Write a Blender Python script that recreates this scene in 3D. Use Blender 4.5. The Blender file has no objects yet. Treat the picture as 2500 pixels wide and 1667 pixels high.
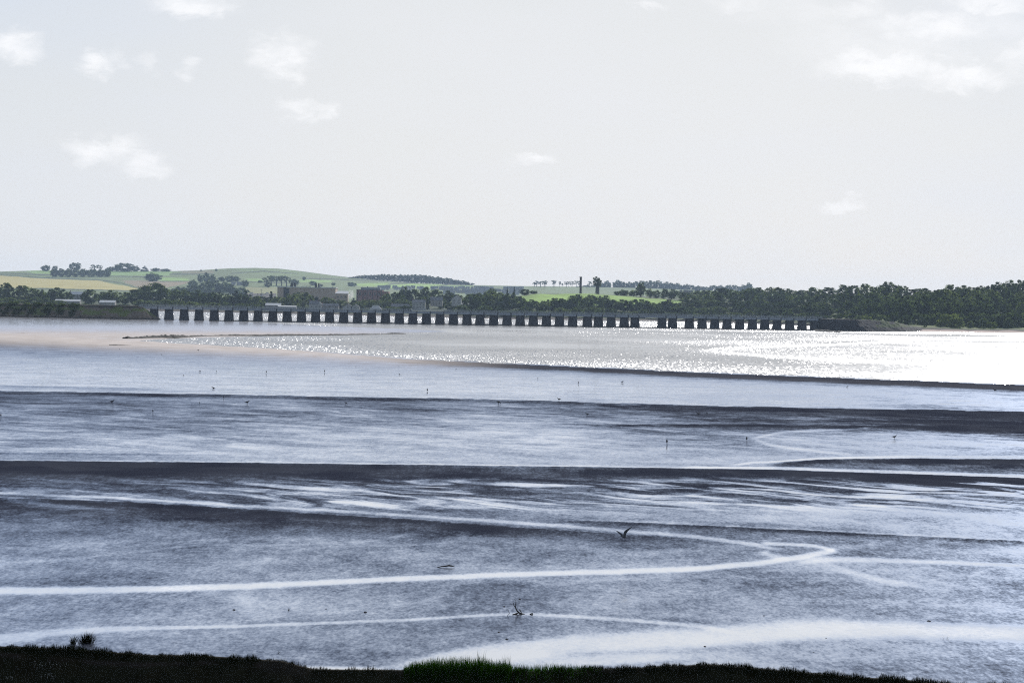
import bpy, math, random
import numpy as np
from mathutils import Vector, Matrix

random.seed(7)
rng = np.random.default_rng(11)
R = math.radians
scene = bpy.context.scene
COL = scene.collection

# ------------------------------------------------------------------ camera geometry
F = 5638.0                     # focal length in photograph pixels (2500 wide)
CX, CY = 1250.0, 833.5
CAMH = 14.0                    # metres above the low water
PITCH = math.atan(91.5 / F)
ROLL = R(1.1)
FW = np.array([0, math.cos(PITCH), -math.sin(PITCH)])
R0 = np.array([1.0, 0, 0]); U0 = np.array([0, math.sin(PITCH), math.cos(PITCH)])
RV = R0 * math.cos(ROLL) + U0 * math.sin(ROLL)
UV = U0 * math.cos(ROLL) - R0 * math.sin(ROLL)

def ray(px, py):
    px = np.asarray(px, float)[..., None]; py = np.asarray(py, float)[..., None]
    return FW + (px - CX) / F * RV - (py - CY) / F * UV

def on_z(px, py, z):
    """point of the level z that is seen in direction px, py"""
    d = ray(px, py); t = (np.asarray(z, float) - CAMH) / d[..., 2]
    p = d * t[..., None]; p[..., 2] += CAMH
    return p

def on_y(px, py, Y):
    d = ray(px, py); t = np.asarray(Y, float) / d[..., 1]
    p = d * t[..., None]; p[..., 2] += CAMH
    return p

def yh(px):
    return 742.0 + (np.asarray(px, float) - CX) * math.tan(ROLL)

def zat(px, py, Y):
    return CAMH + (yh(px) - py) * np.asarray(Y, float) / F

def xat(px, Y):
    return (np.asarray(px, float) - CX) / F * np.asarray(Y, float)

# ------------------------------------------------------------------ small helpers
def mesh_obj(name, verts, faces, mats=None, parent=None, smooth=False, mat_idx=None, attrs=None):
    me = bpy.data.meshes.new(name)
    v = np.asarray(verts, dtype=np.float32).reshape(-1, 3)
    if isinstance(faces, np.ndarray):
        n = faces.shape[1]
        me.vertices.add(len(v)); me.vertices.foreach_set('co', v.ravel())
        me.loops.add(faces.size); me.loops.foreach_set('vertex_index', faces.astype(np.int32).ravel())
        me.polygons.add(len(faces))
        me.polygons.foreach_set('loop_start', np.arange(0, faces.size, n, dtype=np.int32))
        me.polygons.foreach_set('loop_total', np.full(len(faces), n, dtype=np.int32))
        me.update(calc_edges=True)
    else:
        me.from_pydata([tuple(map(float, a)) for a in v], [], [tuple(f) for f in faces])
    if mats is not None:
        for m in (mats if isinstance(mats, (list, tuple)) else [mats]):
            me.materials.append(m)
    if mat_idx is not None:
        me.polygons.foreach_set('material_index', np.asarray(mat_idx, dtype=np.int32))
    if smooth:
        me.polygons.foreach_set('use_smooth', np.ones(len(me.polygons), dtype=bool))
    if attrs:
        for k, a in attrs.items():
            a = np.asarray(a, dtype=np.float32)
            if a.ndim == 1:
                at = me.attributes.new(k, 'FLOAT', 'POINT'); at.data.foreach_set('value', a)
            else:
                if a.shape[1] == 3:
                    a = np.concatenate([a, np.ones((len(a), 1), np.float32)], 1)
                at = me.attributes.new(k, 'FLOAT_COLOR', 'POINT'); at.data.foreach_set('color', a.ravel())
    me.validate()
    o = bpy.data.objects.new(name, me); COL.objects.link(o)
    if parent is not None:
        o.parent = parent
    return o

def tag(o, label=None, cat=None, group=None, kind=None):
    if label: o['label'] = label
    if cat: o['category'] = cat
    if group: o['group'] = group
    if kind: o['kind'] = kind
    return o

def empty(name, loc, label, cat, group=None, rz=0.0, scale=None):
    o = bpy.data.objects.new(name, None); COL.objects.link(o)
    o.empty_display_size = 0.2
    o.location = [float(c) for c in loc]; o.rotation_euler = (0, 0, rz)
    if scale: o.scale = scale
    return tag(o, label, cat, group)

def copy_tree(o, parent=None):
    c = o.copy(); COL.objects.link(c)
    if parent is not None: c.parent = parent
    for ch in list(o.children):
        copy_tree(ch, c)
    return c

class MB:
    """collects simple shapes for one mesh"""
    def __init__(self): self.v = []; self.f = []
    def add(self, vs, fs):
        n = len(self.v); self.v += [tuple(map(float, p)) for p in vs]; self.f += [tuple(i + n for i in q) for q in fs]
    def box(self, x0, x1, y0, y1, z0, z1, tx=0.0, ty=0.0):
        vs = [(x0, y0, z0), (x1, y0, z0), (x1, y1, z0), (x0, y1, z0),
              (x0 + tx, y0 + ty, z1), (x1 - tx, y0 + ty, z1), (x1 - tx, y1 - ty, z1), (x0 + tx, y1 - ty, z1)]
        self.add(vs, [(0, 3, 2, 1), (4, 5, 6, 7), (0, 1, 5, 4), (1, 2, 6, 5), (2, 3, 7, 6), (3, 0, 4, 7)])
    def tube(self, pts, radii, n=6, cap=True):
        pts = [Vector(p) for p in pts]; rings = []
        for i, p in enumerate(pts):
            a = pts[max(i - 1, 0)]; b = pts[min(i + 1, len(pts) - 1)]
            t = (b - a).normalized()
            u = t.orthogonal().normalized() if abs(t.z) > 0.9 else t.cross(Vector((0, 0, 1))).normalized()
            w = t.cross(u)
            r = radii[i] if isinstance(radii, (list, tuple)) else radii
            ru, rw = r if isinstance(r, (list, tuple)) else (r, r)
            rings.append([p + u * (ru * math.cos(2 * math.pi * k / n)) + w * (rw * math.sin(2 * math.pi * k / n)) for k in range(n)])
        vs = [q for rg in rings for q in rg]; fs = []
        for i in range(len(rings) - 1):
            for k in range(n):
                fs.append((i * n + k, i * n + (k + 1) % n, (i + 1) * n + (k + 1) % n, (i + 1) * n + k))
        if cap:
            fs.append(tuple(range(n - 1, -1, -1))); fs.append(tuple((len(rings) - 1) * n + k for k in range(n)))
        self.add(vs, fs)
    def build(self, name, mat, parent=None, smooth=False):
        return mesh_obj(name, self.v, self.f, mat, parent, smooth)

def ordn(n):
    w = ['', 'first', 'second', 'third', 'fourth', 'fifth', 'sixth', 'seventh', 'eighth', 'ninth', 'tenth', 'eleventh', 'twelfth',
         'thirteenth', 'fourteenth', 'fifteenth', 'sixteenth', 'seventeenth', 'eighteenth', 'nineteenth', 'twentieth']
    if n < len(w): return w[n]
    t = {2: 'twenty', 3: 'thirty', 4: 'forty'}[n // 10]
    return t + '-' + w[n % 10] if n % 10 else {2: 'twentieth', 3: 'thirtieth', 4: 'fortieth'}[n // 10]

def poly(x, pts):
    a = np.array(pts, float)
    return np.interp(x, a[:, 0], a[:, 1])

def sstep(a, b, x):
    t = np.clip((x - a) / (b - a), 0, 1)
    return t * t * (3 - 2 * t)

def vnoise(x, y, seed=0):
    """value noise on arrays"""
    xi = np.floor(x).astype(np.int64); yi = np.floor(y).astype(np.int64)
    xf = x - xi; yf = y - yi
    def h(a, b):
        n = (a * 374761393 + b * 668265263 + seed * 974634777) & 0xffffffff
        n = ((n ^ (n >> 13)) * 1274126177) & 0xffffffff
        return ((n ^ (n >> 16)) & 0xffff) / 65535.0
    u = xf * xf * (3 - 2 * xf); v = yf * yf * (3 - 2 * yf)
    return (h(xi, yi) * (1 - u) + h(xi + 1, yi) * u) * (1 - v) + (h(xi, yi + 1) * (1 - u) + h(xi + 1, yi + 1) * u) * v

def fbm(x, y, o=4, seed=0):
    s = 0; a = 0.5; t = 0
    for i in range(o):
        s = s + a * vnoise(x * 2 ** i + 17.3 * i, y * 2 ** i - 9.1 * i, seed + i); t += a; a *= 0.5
    return s / t

# ------------------------------------------------------------------ materials
class NT:
    def __init__(self, tree): self.t = tree; self.n = tree.nodes; self.l = tree.links
    def new(self, typ, **kw):
        nd = self.n.new(typ)
        for k, v in kw.items(): setattr(nd, k, v)
        return nd
    def put(self, sock, val):
        if isinstance(val, bpy.types.NodeSocket): self.l.new(val, sock)
        else: sock.default_value = val
    def math(self, op, a, b=None, c=None, clamp=False):
        nd = self.new('ShaderNodeMath', operation=op, use_clamp=clamp)
        self.put(nd.inputs[0], a)
        if b is not None: self.put(nd.inputs[1], b)
        if c is not None: self.put(nd.inputs[2], c)
        return nd.outputs[0]
    def vmath(self, op, a, b=None):
        nd = self.new('ShaderNodeVectorMath', operation=op)
        self.put(nd.inputs[0], a)
        if b is not None: self.put(nd.inputs[1], b)
        return nd.outputs['Value'] if op in ('LENGTH', 'DOT_PRODUCT', 'DISTANCE') else nd.outputs[0]
    def noise(self, vec, scale, detail=4, rough=0.5, dist=0.0, color=False):
        nd = self.new('ShaderNodeTexNoise'); self.put(nd.inputs['Vector'], vec)
        nd.inputs['Scale'].default_value = scale; nd.inputs['Detail'].default_value = detail
        nd.inputs['Roughness'].default_value = rough; nd.inputs['Distortion'].default_value = dist
        return nd.outputs['Color' if color else 'Fac']
    def maprange(self, v, a, b, c=0.0, d=1.0, smooth=True):
        nd = self.new('ShaderNodeMapRange', interpolation_type='SMOOTHSTEP' if smooth else 'LINEAR')
        self.put(nd.inputs[0], v)
        for i, q in zip((1, 2, 3, 4), (a, b, c, d)): self.put(nd.inputs[i], q)
        return nd.outputs[0]
    def mixc(self, f, a, b):
        nd = self.new('ShaderNodeMix', data_type='RGBA')
        self.put(nd.inputs['Factor'], f)
        for s, v in ((nd.inputs[6], a), (nd.inputs[7], b)):
            self.put(s, v if isinstance(v, bpy.types.NodeSocket) else (*v, 1.0))
        return nd.outputs[2]
    def mixs(self, f, a, b):
        nd = self.new('ShaderNodeMixShader'); self.put(nd.inputs[0], f)
        self.l.new(a, nd.inputs[1]); self.l.new(b, nd.inputs[2]); return nd.outputs[0]
    def attr(self, name, out='Fac'):
        nd = self.new('ShaderNodeAttribute', attribute_name=name); return nd.outputs[out]
    def mapping(self, vec, scale, rot=0.0):
        nd = self.new('ShaderNodeMapping'); self.put(nd.inputs['Vector'], vec)
        nd.inputs['Scale'].default_value = scale; nd.inputs['Rotation'].default_value = (0, 0, rot); return nd.outputs[0]
    def pos(self): return self.new('ShaderNodeNewGeometry').outputs['Position']

def new_mat(name):
    m = bpy.data.materials.new(name); m.use_nodes = True
    m.node_tree.nodes.clear()
    nt = NT(m.node_tree); out = nt.new('ShaderNodeOutputMaterial')
    return m, nt, out

def plain(name, col, rough=0.8, var=0.25, scale=0.5, spec=0.2, metal=0.0):
    m, nt, out = new_mat(name)
    tc = nt.new('ShaderNodeTexCoord').outputs['Object']
    n = nt.noise(tc, scale, 5, 0.6)
    f = nt.maprange(n, 0.3, 0.7)
    a = tuple(c * (1 - var) for c in col); b = tuple(min(1, c * (1 + var)) for c in col)
    p = nt.new('ShaderNodeBsdfPrincipled')
    nt.l.new(nt.mixc(f, a, b), p.inputs['Base Color'])
    p.inputs['Roughness'].default_value = rough; p.inputs['Specular IOR Level'].default_value = spec
    p.inputs['Metallic'].default_value = metal
    nt.l.new(p.outputs[0], out.inputs[0])
    return m

def leaf_mat(name, ca, cb, trans=0.35, scale=0.25):
    m, nt, out = new_mat(name)
    pos = nt.pos()
    info = nt.new('ShaderNodeObjectInfo').outputs['Random']
    n = nt.noise(pos, scale, 3, 0.6)
    f = nt.math('ADD', nt.math('MULTIPLY', nt.maprange(n, 0.3, 0.7), 0.45), nt.math('MULTIPLY', info, 0.55))
    col = nt.mixc(f, ca, cb)
    d = nt.new('ShaderNodeBsdfDiffuse'); nt.l.new(col, d.inputs[0])
    t = nt.new('ShaderNodeBsdfTranslucent')
    hs = nt.new('ShaderNodeHueSaturation'); hs.inputs['Saturation'].default_value = 1.15; hs.inputs['Value'].default_value = 1.2
    nt.l.new(col, hs.inputs['Color']); nt.l.new(hs.outputs[0], t.inputs[0])
    nt.l.new(nt.mixs(trans, d.outputs[0], t.outputs[0]), out.inputs[0])
    return m

def vcol_mat(name, rough=0.9, nscale=0.05, var=0.3, fine=0.6):
    """surface coloured by its 'tint' attribute (the field or soil it is), broken up by noise"""
    m, nt, out = new_mat(name)
    pos = nt.pos()
    n1 = nt.noise(pos, nscale, 6, 0.65); n2 = nt.noise(pos, fine, 3, 0.6)
    k = nt.math('ADD', nt.math('MULTIPLY', nt.maprange(n1, 0.3, 0.7), 0.7), nt.math('MULTIPLY', n2, 0.3))
    k = nt.math('ADD', nt.math('MULTIPLY', k, 2 * var), 1 - var)
    c = nt.attr('tint', 'Color')
    mul = nt.new('ShaderNodeVectorMath', operation='SCALE'); nt.l.new(c, mul.inputs[0]); nt.l.new(k, mul.inputs['Scale'])
    p = nt.new('ShaderNodeBsdfPrincipled'); nt.l.new(mul.outputs[0], p.inputs['Base Color'])
    p.inputs['Roughness'].default_value = rough; p.inputs['Specular IOR Level'].default_value = 0.1
    nt.l.new(p.outputs[0], out.inputs[0])
    return m

# ------------------------------------------------------------------ light, sky, haze
SUN_EL, SUN_AZ = R(29.0), R(18.5)       # azimuth clockwise from +Y (into the picture), to the right
sun = bpy.data.lights.new('sun', 'SUN'); sun.energy = 5.0; sun.angle = R(0.5); sun.color = (1.0, 0.97, 0.93)
so = bpy.data.objects.new('sun', sun); COL.objects.link(so)
sdir = Vector((math.sin(SUN_AZ) * math.cos(SUN_EL), math.cos(SUN_AZ) * math.cos(SUN_EL), math.sin(SUN_EL)))
so.rotation_euler = (-sdir).to_track_quat('-Z', 'Y').to_euler()

world = bpy.data.worlds.new('World'); scene.world = world; world.use_nodes = True
wt = NT(world.node_tree); wt.n.clear()
wout = wt.new('ShaderNodeOutputWorld'); bg = wt.new('ShaderNodeBackground')
sky = wt.new('ShaderNodeTexSky', sky_type='NISHITA', sun_disc=False)
sky.sun_elevation = SUN_EL; sky.sun_rotation = SUN_AZ
sky.air_density = 1.2; sky.dust_density = 0.6; sky.ozone_density = 1.5
wdir = wt.vmath('NORMALIZE', wt.new('ShaderNodeTexCoord').outputs['Generated'])
sep = wt.new('ShaderNodeSeparateXYZ'); wt.l.new(wdir, sep.inputs[0])
az = wt.math('ARCTAN2', sep.outputs[0], sep.outputs[1]); el = wt.math('ARCSINE', sep.outputs[2])
cmb = wt.new('ShaderNodeCombineXYZ'); wt.l.new(az, cmb.inputs[0]); wt.l.new(el, cmb.inputs[1])
nz = wt.vmath('SUBTRACT', wt.noise(wt.mapping(cmb.outputs[0], (60, 110, 60)), 1.0, 6, 0.62, 0.4, color=True), (0.5, 0.5, 0.5))
nzs = wt.new('ShaderNodeVectorMath', operation='SCALE'); wt.l.new(nz, nzs.inputs[0]); nzs.inputs['Scale'].default_value = 0.024
ae = wt.vmath('ADD', cmb.outputs[0], nzs.outputs[0])
CLOUDS = [(470, 5, 95, 34, 1.0), (45, 108, 55, 36, .9), (250, 146, 52, 30, .9), (688, 140, 70, 50, 1.0), (735, 272, 46, 28, .85), (792, 274, 40, 22, .75),
          (255, 370, 85, 40, .95), (345, 400, 70, 24, .8), (1303, 397, 52, 14, .8), (2058, 499, 52, 18, .9), (2150, 162, 150, 38, 1.0), (2350, 178, 120, 40, 1.0),
          (2290, 70, 190, 44, .9), (2420, 8, 120, 26, .8), (1810, 14, 66, 20, .6), (1580, 10, 44, 12, .5), (460, 165, 30, 26, .45), (362, 150, 26, 24, .4), (2080, 20, 80, 26, .6),
          (2490, 130, 60, 40, .7), (2180, 105, 240, 80, .42), (2400, 70, 200, 75, .4), (1950, 30, 160, 40, .3)]
cl = None
for (px, py, w, h, a) in CLOUDS:
    d = ray(px, py); d = d / np.linalg.norm(d)
    c0 = (math.atan2(d[0], d[1]), math.asin(d[2]), 0.0)
    v = wt.vmath('MULTIPLY', wt.vmath('SUBTRACT', ae, c0), (F / (w * 1.25), F / (h * 1.25), 0.0))
    q = wt.maprange(wt.vmath('LENGTH', v), 0.15, 1.15, a, 0.0)
    cl = q if cl is None else wt.math('MAXIMUM', cl, q)
# thin bright veil of high cloud low in the sky ahead and around the sun
sd = wt.vmath('DOT_PRODUCT', wdir, tuple(sdir))
near_sun = wt.maprange(sd, -0.2, 0.95)
low = wt.maprange(el, 0.05, 0.6, 1.0, 0.12)
veil = wt.math('MULTIPLY', near_sun, low)
VEIL_K = 0.93
streak = wt.noise(wt.mapping(cmb.outputs[0], (5, 16, 5)), 1.0, 4, 0.55)
veil = wt.math('MULTIPLY', veil, wt.maprange(streak, 0.25, 0.75, VEIL_K - 0.06, VEIL_K + 0.06), clamp=True)
BG = 0.06
vc = 0.85 / BG
col = wt.mixc(veil, sky.outputs[0], (vc * 0.985, vc * 0.998, vc * 1.032))
cc = 1.06 / BG
edge_az = wt.maprange(wt.math('ABSOLUTE', wt.math('SUBTRACT', az, 0.03)), 0.08, 0.26)
blue = wt.math('MULTIPLY', wt.math('MULTIPLY', edge_az, wt.maprange(el, 0.03, 0.16, 0.25, 1.0)), wt.maprange(streak, 0.25, 0.75, 0.25, 0.6))
bc = 1.0 / BG
col = wt.mixc(blue, col, (0.60 * bc, 0.70 * bc, 0.86 * bc))
cl = wt.math('MULTIPLY', cl, wt.maprange(wt.noise(wt.mapping(cmb.outputs[0], (45, 90, 45)), 1.0, 6, 0.6), 0.3, 0.62, 0.35, 1.0))
col = wt.mixc(wt.math('MULTIPLY', cl, 0.78), col, (cc, cc, cc * 1.015))
wt.l.new(col, bg.inputs[0]); bg.inputs[1].default_value = BG
wt.l.new(bg.outputs[0], wout.inputs[0])

# ------------------------------------------------------------------ mudflat (one sheet of wet mud and sand)
def build_flats():
    cols = np.concatenate([np.arange(-2600, -400, 90), np.arange(-400, 2900, 8), np.arange(2900, 5100, 90)]).astype(float)
    rows = np.concatenate([np.arange(24, 420, 1.15), np.arange(420, 900, 1.9), np.arange(900, 1500, 12)]).astype(float)
    V, PX = np.meshgrid(rows, cols, indexing='ij')
    PY = V + yh(PX)
    # --- general wetness as the photograph shows it
    tx = np.array([0, 625, 1250, 1875, 2500.])
    T = np.array([
        (770, .80, .80, .6, .6, .6), (792, .85, .80, .6, .6, .6), (806, .45, .50, .6, .6, .6), (816, .02, .05, .5, .5, .5), (832, .10, .02, .5, .5, .5), (842, .28, .12, .3, .2, .2),
        (852, .52, .26, .3, .2, .2), (880, .80, .70, .35, .2, .2), (905, .90, .86, .80, .4, .2), (925, .92, .88, .88, .66, .3), (945, .92, .90, .92, .76, .55), (956, .8, .9, .92, .8, .55),
        (968, .28, .8, .84, .72, .5), (985, .30, .36, .66, .74, .52), (1000, .44, .42, .44, .42, .5), (1012, .5, .48, .46, .34, .2), (1030, .54, .54, .50, .34, .22),
        (1045, .58, .58, .54, .42, .12), (1060, .64, .62, .60, .50, .34), (1090, .70, .70, .66, .56, .44), (1112, .76, .76, .68, .60, .36), (1124, .30, .78, .72, .62, .30),
        (1140, .08, .10, .74, .50, .30), (1160, .12, .12, .16, .24, .22), (1180, .28, .30, .32, .34, .26), (1200, .36, .38, .44, .44, .36), (1215, .34, .40, .48, .50, .42),
        (1235, .16, .44, .52, .58, .50), (1260, .22, .14, .50, .62, .54), (1290, .40, .32, .30, .52, .48), (1330, .50, .44, .44, .42, .46), (1370, .54, .50, .48, .44, .50),
        (1410, .54, .52, .48, .42, .48), (1450, .50, .48, .42, .42, .44), (1490, .46, .46, .46, .44, .46), (1530, .58, .52, .42, .58, .52), (1570, .56, .54, .44, .58, .46),
        (1620, .48, .44, .50, .50, .44), (1700, .5, .5, .5, .5, .5)])
    wet = np.zeros_like(PX)
    pxc = np.clip(PX, 0, 2500)
    colv = np.stack([np.interp(PY, T[:, 0], T[:, k + 1]) for k in range(5)], 0)
    fx = pxc / 625.0; i0 = np.clip(fx.astype(int), 0, 3); fr = fx - i0
    wet = np.take_along_axis(colv, i0[None], 0)[0] * (1 - fr) + np.take_along_axis(colv, (i0 + 1)[None], 0)[0] * fr
    z = np.full_like(PX, 0.30)
    wig = (fbm(PX / 90.0, PX * 0 + 3.3, 4, 5) - 0.5)
    def edge(pts, step, face, dark, fade, lip=0.0, lipw=3.0, x0=-9e9, x1=9e9, soft=120.0, back=26.0, wob=2.0, seed=1):
        """a low bank: steep short face towards the near side, falling away gently behind"""
        nonlocal wet, z
        E = poly(PX, pts) + (fbm(PX / 70.0, PX * 0 + seed * 7.7, 4, seed) - 0.5) * wob
        m = sstep(x0, x0 + soft, PX) * (1 - sstep(x1 - soft, x1, PX))
        d = PY - E
        fc = poly(PX, face) if isinstance(face, list) else face
        z += step * m * np.where(d < 0, np.exp(d / back), np.clip(1 - d / fc, 0, 1))
        fd = poly(PX, fade) if isinstance(fade, list) else fade
        wet -= dark * m * np.where(d >= -0.6, np.exp(-np.clip(d - fc * 0.7, 0, None) / fd), 0)
        if lip: wet += lip * m * np.where(d < 0, np.exp(-(d / lipw) ** 2), 0)
    def streak(pts, t, amp=0.6, x0=-9e9, x1=9e9, soft=60.0, wob=2.0, seed=1):
        nonlocal wet
        c = poly(PX, pts) + (fbm(PX / 80.0, PX * 0 + seed * 3.1, 4, seed + 40) - 0.5) * wob
        tt = poly(PX, t) if isinstance(t, list) else t
        m = sstep(x0, x0 + soft, PX) * (1 - sstep(x1 - soft, x1, PX))
        wet += amp * m * np.exp(-np.abs((PY - c) / tt) ** 3.6)
    # near side of the main channel: dark bank under the bright water
    LO = [(-2600, 800), (0, 815), (330, 832), (700, 853), (1000, 876), (1300, 890), (1700, 909), (2100, 924), (2500, 939), (5000, 1040)]
    edge([(x, y + 1.5) for x, y in LO], 0.10, [(700, 6), (1300, 7), (2500, 11)], 1.1, [(300, 4), (1200, 5), (1700, 6), (2500, 7)], x0=850, soft=450, wob=3, seed=2)
    edge([(x, y + 1.5) for x, y in LO], 0.0, 6, 0.40, 16, x1=1450, soft=500, wob=3, seed=2)
    # upper dark bank
    edge([(-2600, 905), (0, 955), (600, 964), (1250, 976), (1700, 990), (2100, 998), (2500, 1005), (5000, 1060)], 0.20, [(0, 7), (1250, 8), (2500, 12)], 0.62,
         [(0, 3), (1250, 6), (2500, 20)], lip=0.12, wob=3, seed=3)
    edge([(-2600, 890), (0, 941), (300, 946), (560, 955)], 0.05, 4, 0.30, 5, x1=560, soft=260, seed=4)
    # right-hand ridge
    edge([(1100, 1034), (1500, 1036), (1800, 1036), (2200, 1040), (2500, 1043), (5000, 1090)], 0.12, 7, 0.45, 6, x0=1180, soft=420, wob=3, seed=6)
    edge([(1100, 1020), (1700, 1022), (2500, 1030), (5000, 1080)], 0.05, 5, 0.30, 10, x0=1500, soft=500, wob=3, seed=7)
    # main dark edge across the picture
    edge([(-2600, 1080), (0, 1124), (600, 1129), (1250, 1137), (1700, 1143), (1890, 1146), (2500, 1166), (5000, 1250)], 0.18, 11, 0.55, [(0, 26), (900, 20), (1250, 14), (1900, 12), (2500, 14)],
         lip=0.55, lipw=2.6, wob=1.5, seed=8)
    edge([(-2600, 1060), (0, 1104), (400, 1108), (700, 1112)], 0.05, 4, 0.30, 6, x1=640, soft=330, seed=9)
    # lens-shaped island and its runnels on the right
    edge([(1800, 1132), (1890, 1128), (2000, 1121), (2200, 1119), (2500, 1121), (5000, 1200)], 0.14, 10, 0.60, 14, lip=0.45, lipw=2.5, x0=1860, soft=60, wob=2, seed=10)
    streak([(1700, 1141), (1890, 1142), (2200, 1152), (2500, 1162), (5000, 1240)], [(1700, 3), (2500, 4)], 0.7, x0=1650, seed=11)
    streak([(1790, 1135), (1840, 1128), (1890, 1128), (2000, 1118), (2200, 1114), (2500, 1115)], 2.8, 0.5, x0=1760, seed=12)
    # S-shaped runnel above it
    streak([(1840, 1070), (1900, 1056), (2000, 1050), (2120, 1045)], 3, 0.35, x0=1830, x1=2140, soft=30, seed=13)
    streak([(1840, 1072), (1880, 1086), (1960, 1098), (2060, 1108)], 3.5, 0.35, x0=1830, x1=2090, soft=30, seed=14)
    # second long channel with the dark bank below it
    edge([(-2600, 1130), (0, 1214), (300, 1225), (600, 1243), (1000, 1268), (1300, 1290), (1500, 1303), (1750, 1322), (5000, 1500)], 0.14, 10, 0.42, [(0, 14), (900, 22), (1700, 16)],
         lip=0.0, x1=1760, soft=700, wob=2, seed=15)
    streak([(-2600, 1120), (0, 1203), (300, 1216), (600, 1234), (1000, 1258), (1300, 1278), (1500, 1294), (1700, 1310), (1850, 1330), (1900, 1342)],
           [(0, 3.0), (1000, 3.6), (1500, 4.6), (1900, 4.5)], 0.46, x1=1920, soft=60, seed=16)
    edge([(1250, 1268), (1480, 1272), (1700, 1281), (2100, 1301), (2500, 1320), (5000, 1430)], 0.08, 7, 0.34, 8, lip=0.3, lipw=3, x0=1330, soft=200, wob=2, seed=17)
    # the wide lower channel
    streak([(-2600, 1500), (0, 1442), (400, 1437), (600, 1430), (1000, 1412), (1250, 1401), (1500, 1395), (1700, 1388), (1850, 1374), (1960, 1358), (2030, 1344)],
           [(0, 9), (600, 7), (1250, 6), (1700, 6.5), (2030, 6)], 0.72, x1=2045, soft=20, wob=3, seed=18)
    streak([(1860, 1326), (1930, 1328), (1990, 1332), (2040, 1345)], 4, 0.6, x0=1855, x1=2050, soft=20, seed=19)
    streak([(1880, 1350), (1840, 1345), (1910, 1362)], 6, 0.5, x0=1840, x1=1930, soft=30, seed=20)
    streak([(1960, 1366), (2060, 1364), (2250, 1370), (2500, 1381), (5000, 1480)], [(1960, 8), (2200, 5), (2500, 3.5)], 0.5, x0=1930, seed=21)
    streak([(1980, 1370), (2060, 1392), (2160, 1418), (2250, 1432)], [(1980, 9), (2250, 5)], 0.36, x0=1930, x1=2330, soft=170, seed=22)
    # lowest runnels
    streak([(-2600, 1640), (0, 1562), (100, 1546), (300, 1534), (600, 1527), (1000, 1512), (1200, 1500), (1290, 1498), (1450, 1507), (1700, 1526), (1800, 1545)],
           [(0, 12), (200, 8), (400, 4), (1000, 3.4), (1400, 4), (1700, 5)], 0.42, x1=1820, seed=23)
    streak([(900, 1640), (1150, 1600), (1250, 1588), (1400, 1572), (1600, 1562), (1800, 1548), (2000, 1537), (2200, 1536), (2500, 1548), (5000, 1620)],
           [(900, 10), (1200, 22), (1400, 22), (1800, 24), (2100, 20), (2500, 17)], 0.74, x0=880, soft=200, wob=6, seed=24)
    streak([(1150, 1610), (1400, 1612), (1700, 1600)], [(1150, 26), (1700, 6)], 0.5, x0=1100, x1=1760, soft=200, wob=6, seed=25)
    streak([(600, 1634), (800, 1634), (900, 1636)], 8, 0.9, x0=680, x1=960, soft=60, seed=26)
    # pools between the ripples of the middle bank
    P = on_z(PX, PY, np.full_like(PX, 0.3))
    wx, wy = P[..., 0], P[..., 1]
    band = sstep(1158, 1185, PY) * (1 - sstep(1225, 1262, PY)) * (0.45 + 0.55 * sstep(300, 1000, PX))
    q2 = fbm(wx / 14.0 + wy / 90.0, wy / 30.0, 4, 70)
    band2 = sstep(965, 990, PY) * (1 - sstep(1085, 1120, PY))
    wet += band2 * 0.7 * (q2 - 0.5)
    q3 = fbm(wx / 9.0, wy / 11.0, 4, 80)
    wet += sstep(1240, 1290, PY) * 0.55 * (q3 - 0.5)
    # fine runnels
    rn = np.abs(fbm(wx / 16.0 - wy / 40.0, wy / 26.0 + wx / 60.0, 3, 90) - 0.5)
    wet += sstep(1180, 1220, PY) * 0.12 * np.exp(-(rn / 0.018) ** 2)
    # the water: the bed sinks below z = 0
    lo = poly(PX, LO) + (fbm(PX / 60.0, PX * 0, 4, 30) - 0.5) * 5
    up_sand = poly(PX, [(-2600, 700), (-400, 748), (0, 768), (380, 778), (560, 785), (800, 796), (1000, 804), (1090, 809)])
    lo_sand = poly(PX, [(-2600, 9999), (300, 9999), (330, 832), (420, 826), (600, 821), (800, 816), (985, 812), (1090, 809.5)])
    d_main = np.minimum(PY - np.maximum(lo_sand, 0), lo - PY)        # > 0 inside the channel below the sand spit
    d_up = np.where(PX > 1090, lo - PY, -99)
    d_far = up_sand - PY + np.where(PX > 1090, 99, 0) * 0
    inside = np.maximum(np.maximum(d_main, d_up), np.where(PX <= 1090, d_far, -99))
    dip = np.clip(inside / 4.0, -1, 1)
    z = np.where(inside > -4, np.minimum(z, 0.3) - 0.0 + 0, z)
    z = z - 0.55 * sstep(-0.9, 1.0, dip) - 0.02
    # sand: pinkish, firmer ground on the left by the channel
    sand = 1 - sstep(-30, 14, PY - (lo + 34))
    sand = np.clip(sand, 0, 1) * (1 - sstep(800, 1350, PX)) + 0.06 * np.exp(-np.abs(PY - (lo + 9)) / 8) * sstep(900, 1500, PX)
    sand = np.clip(sand, 0, 1)
    # tiny relief
    z = z + 0.05 * (fbm(wx / 12.0, wy / 12.0, 3, 33) - 0.5)
    pos = on_z(PX, PY, z)
    nR, nC = PX.shape
    idx = np.arange(nR * nC).reshape(nR, nC)
    faces = np.stack([idx[1:, :-1], idx[1:, 1:], idx[:-1, 1:], idx[:-1, :-1]], -1).reshape(-1, 4)
    return mesh_obj('mudflat', pos.reshape(-1, 3), faces, MUD, smooth=True, attrs={'wet': np.clip(wet, -0.4, 1.5).ravel(), 'pool': (band + .25 * band2).ravel(), 'sand': sand.ravel()})

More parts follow.
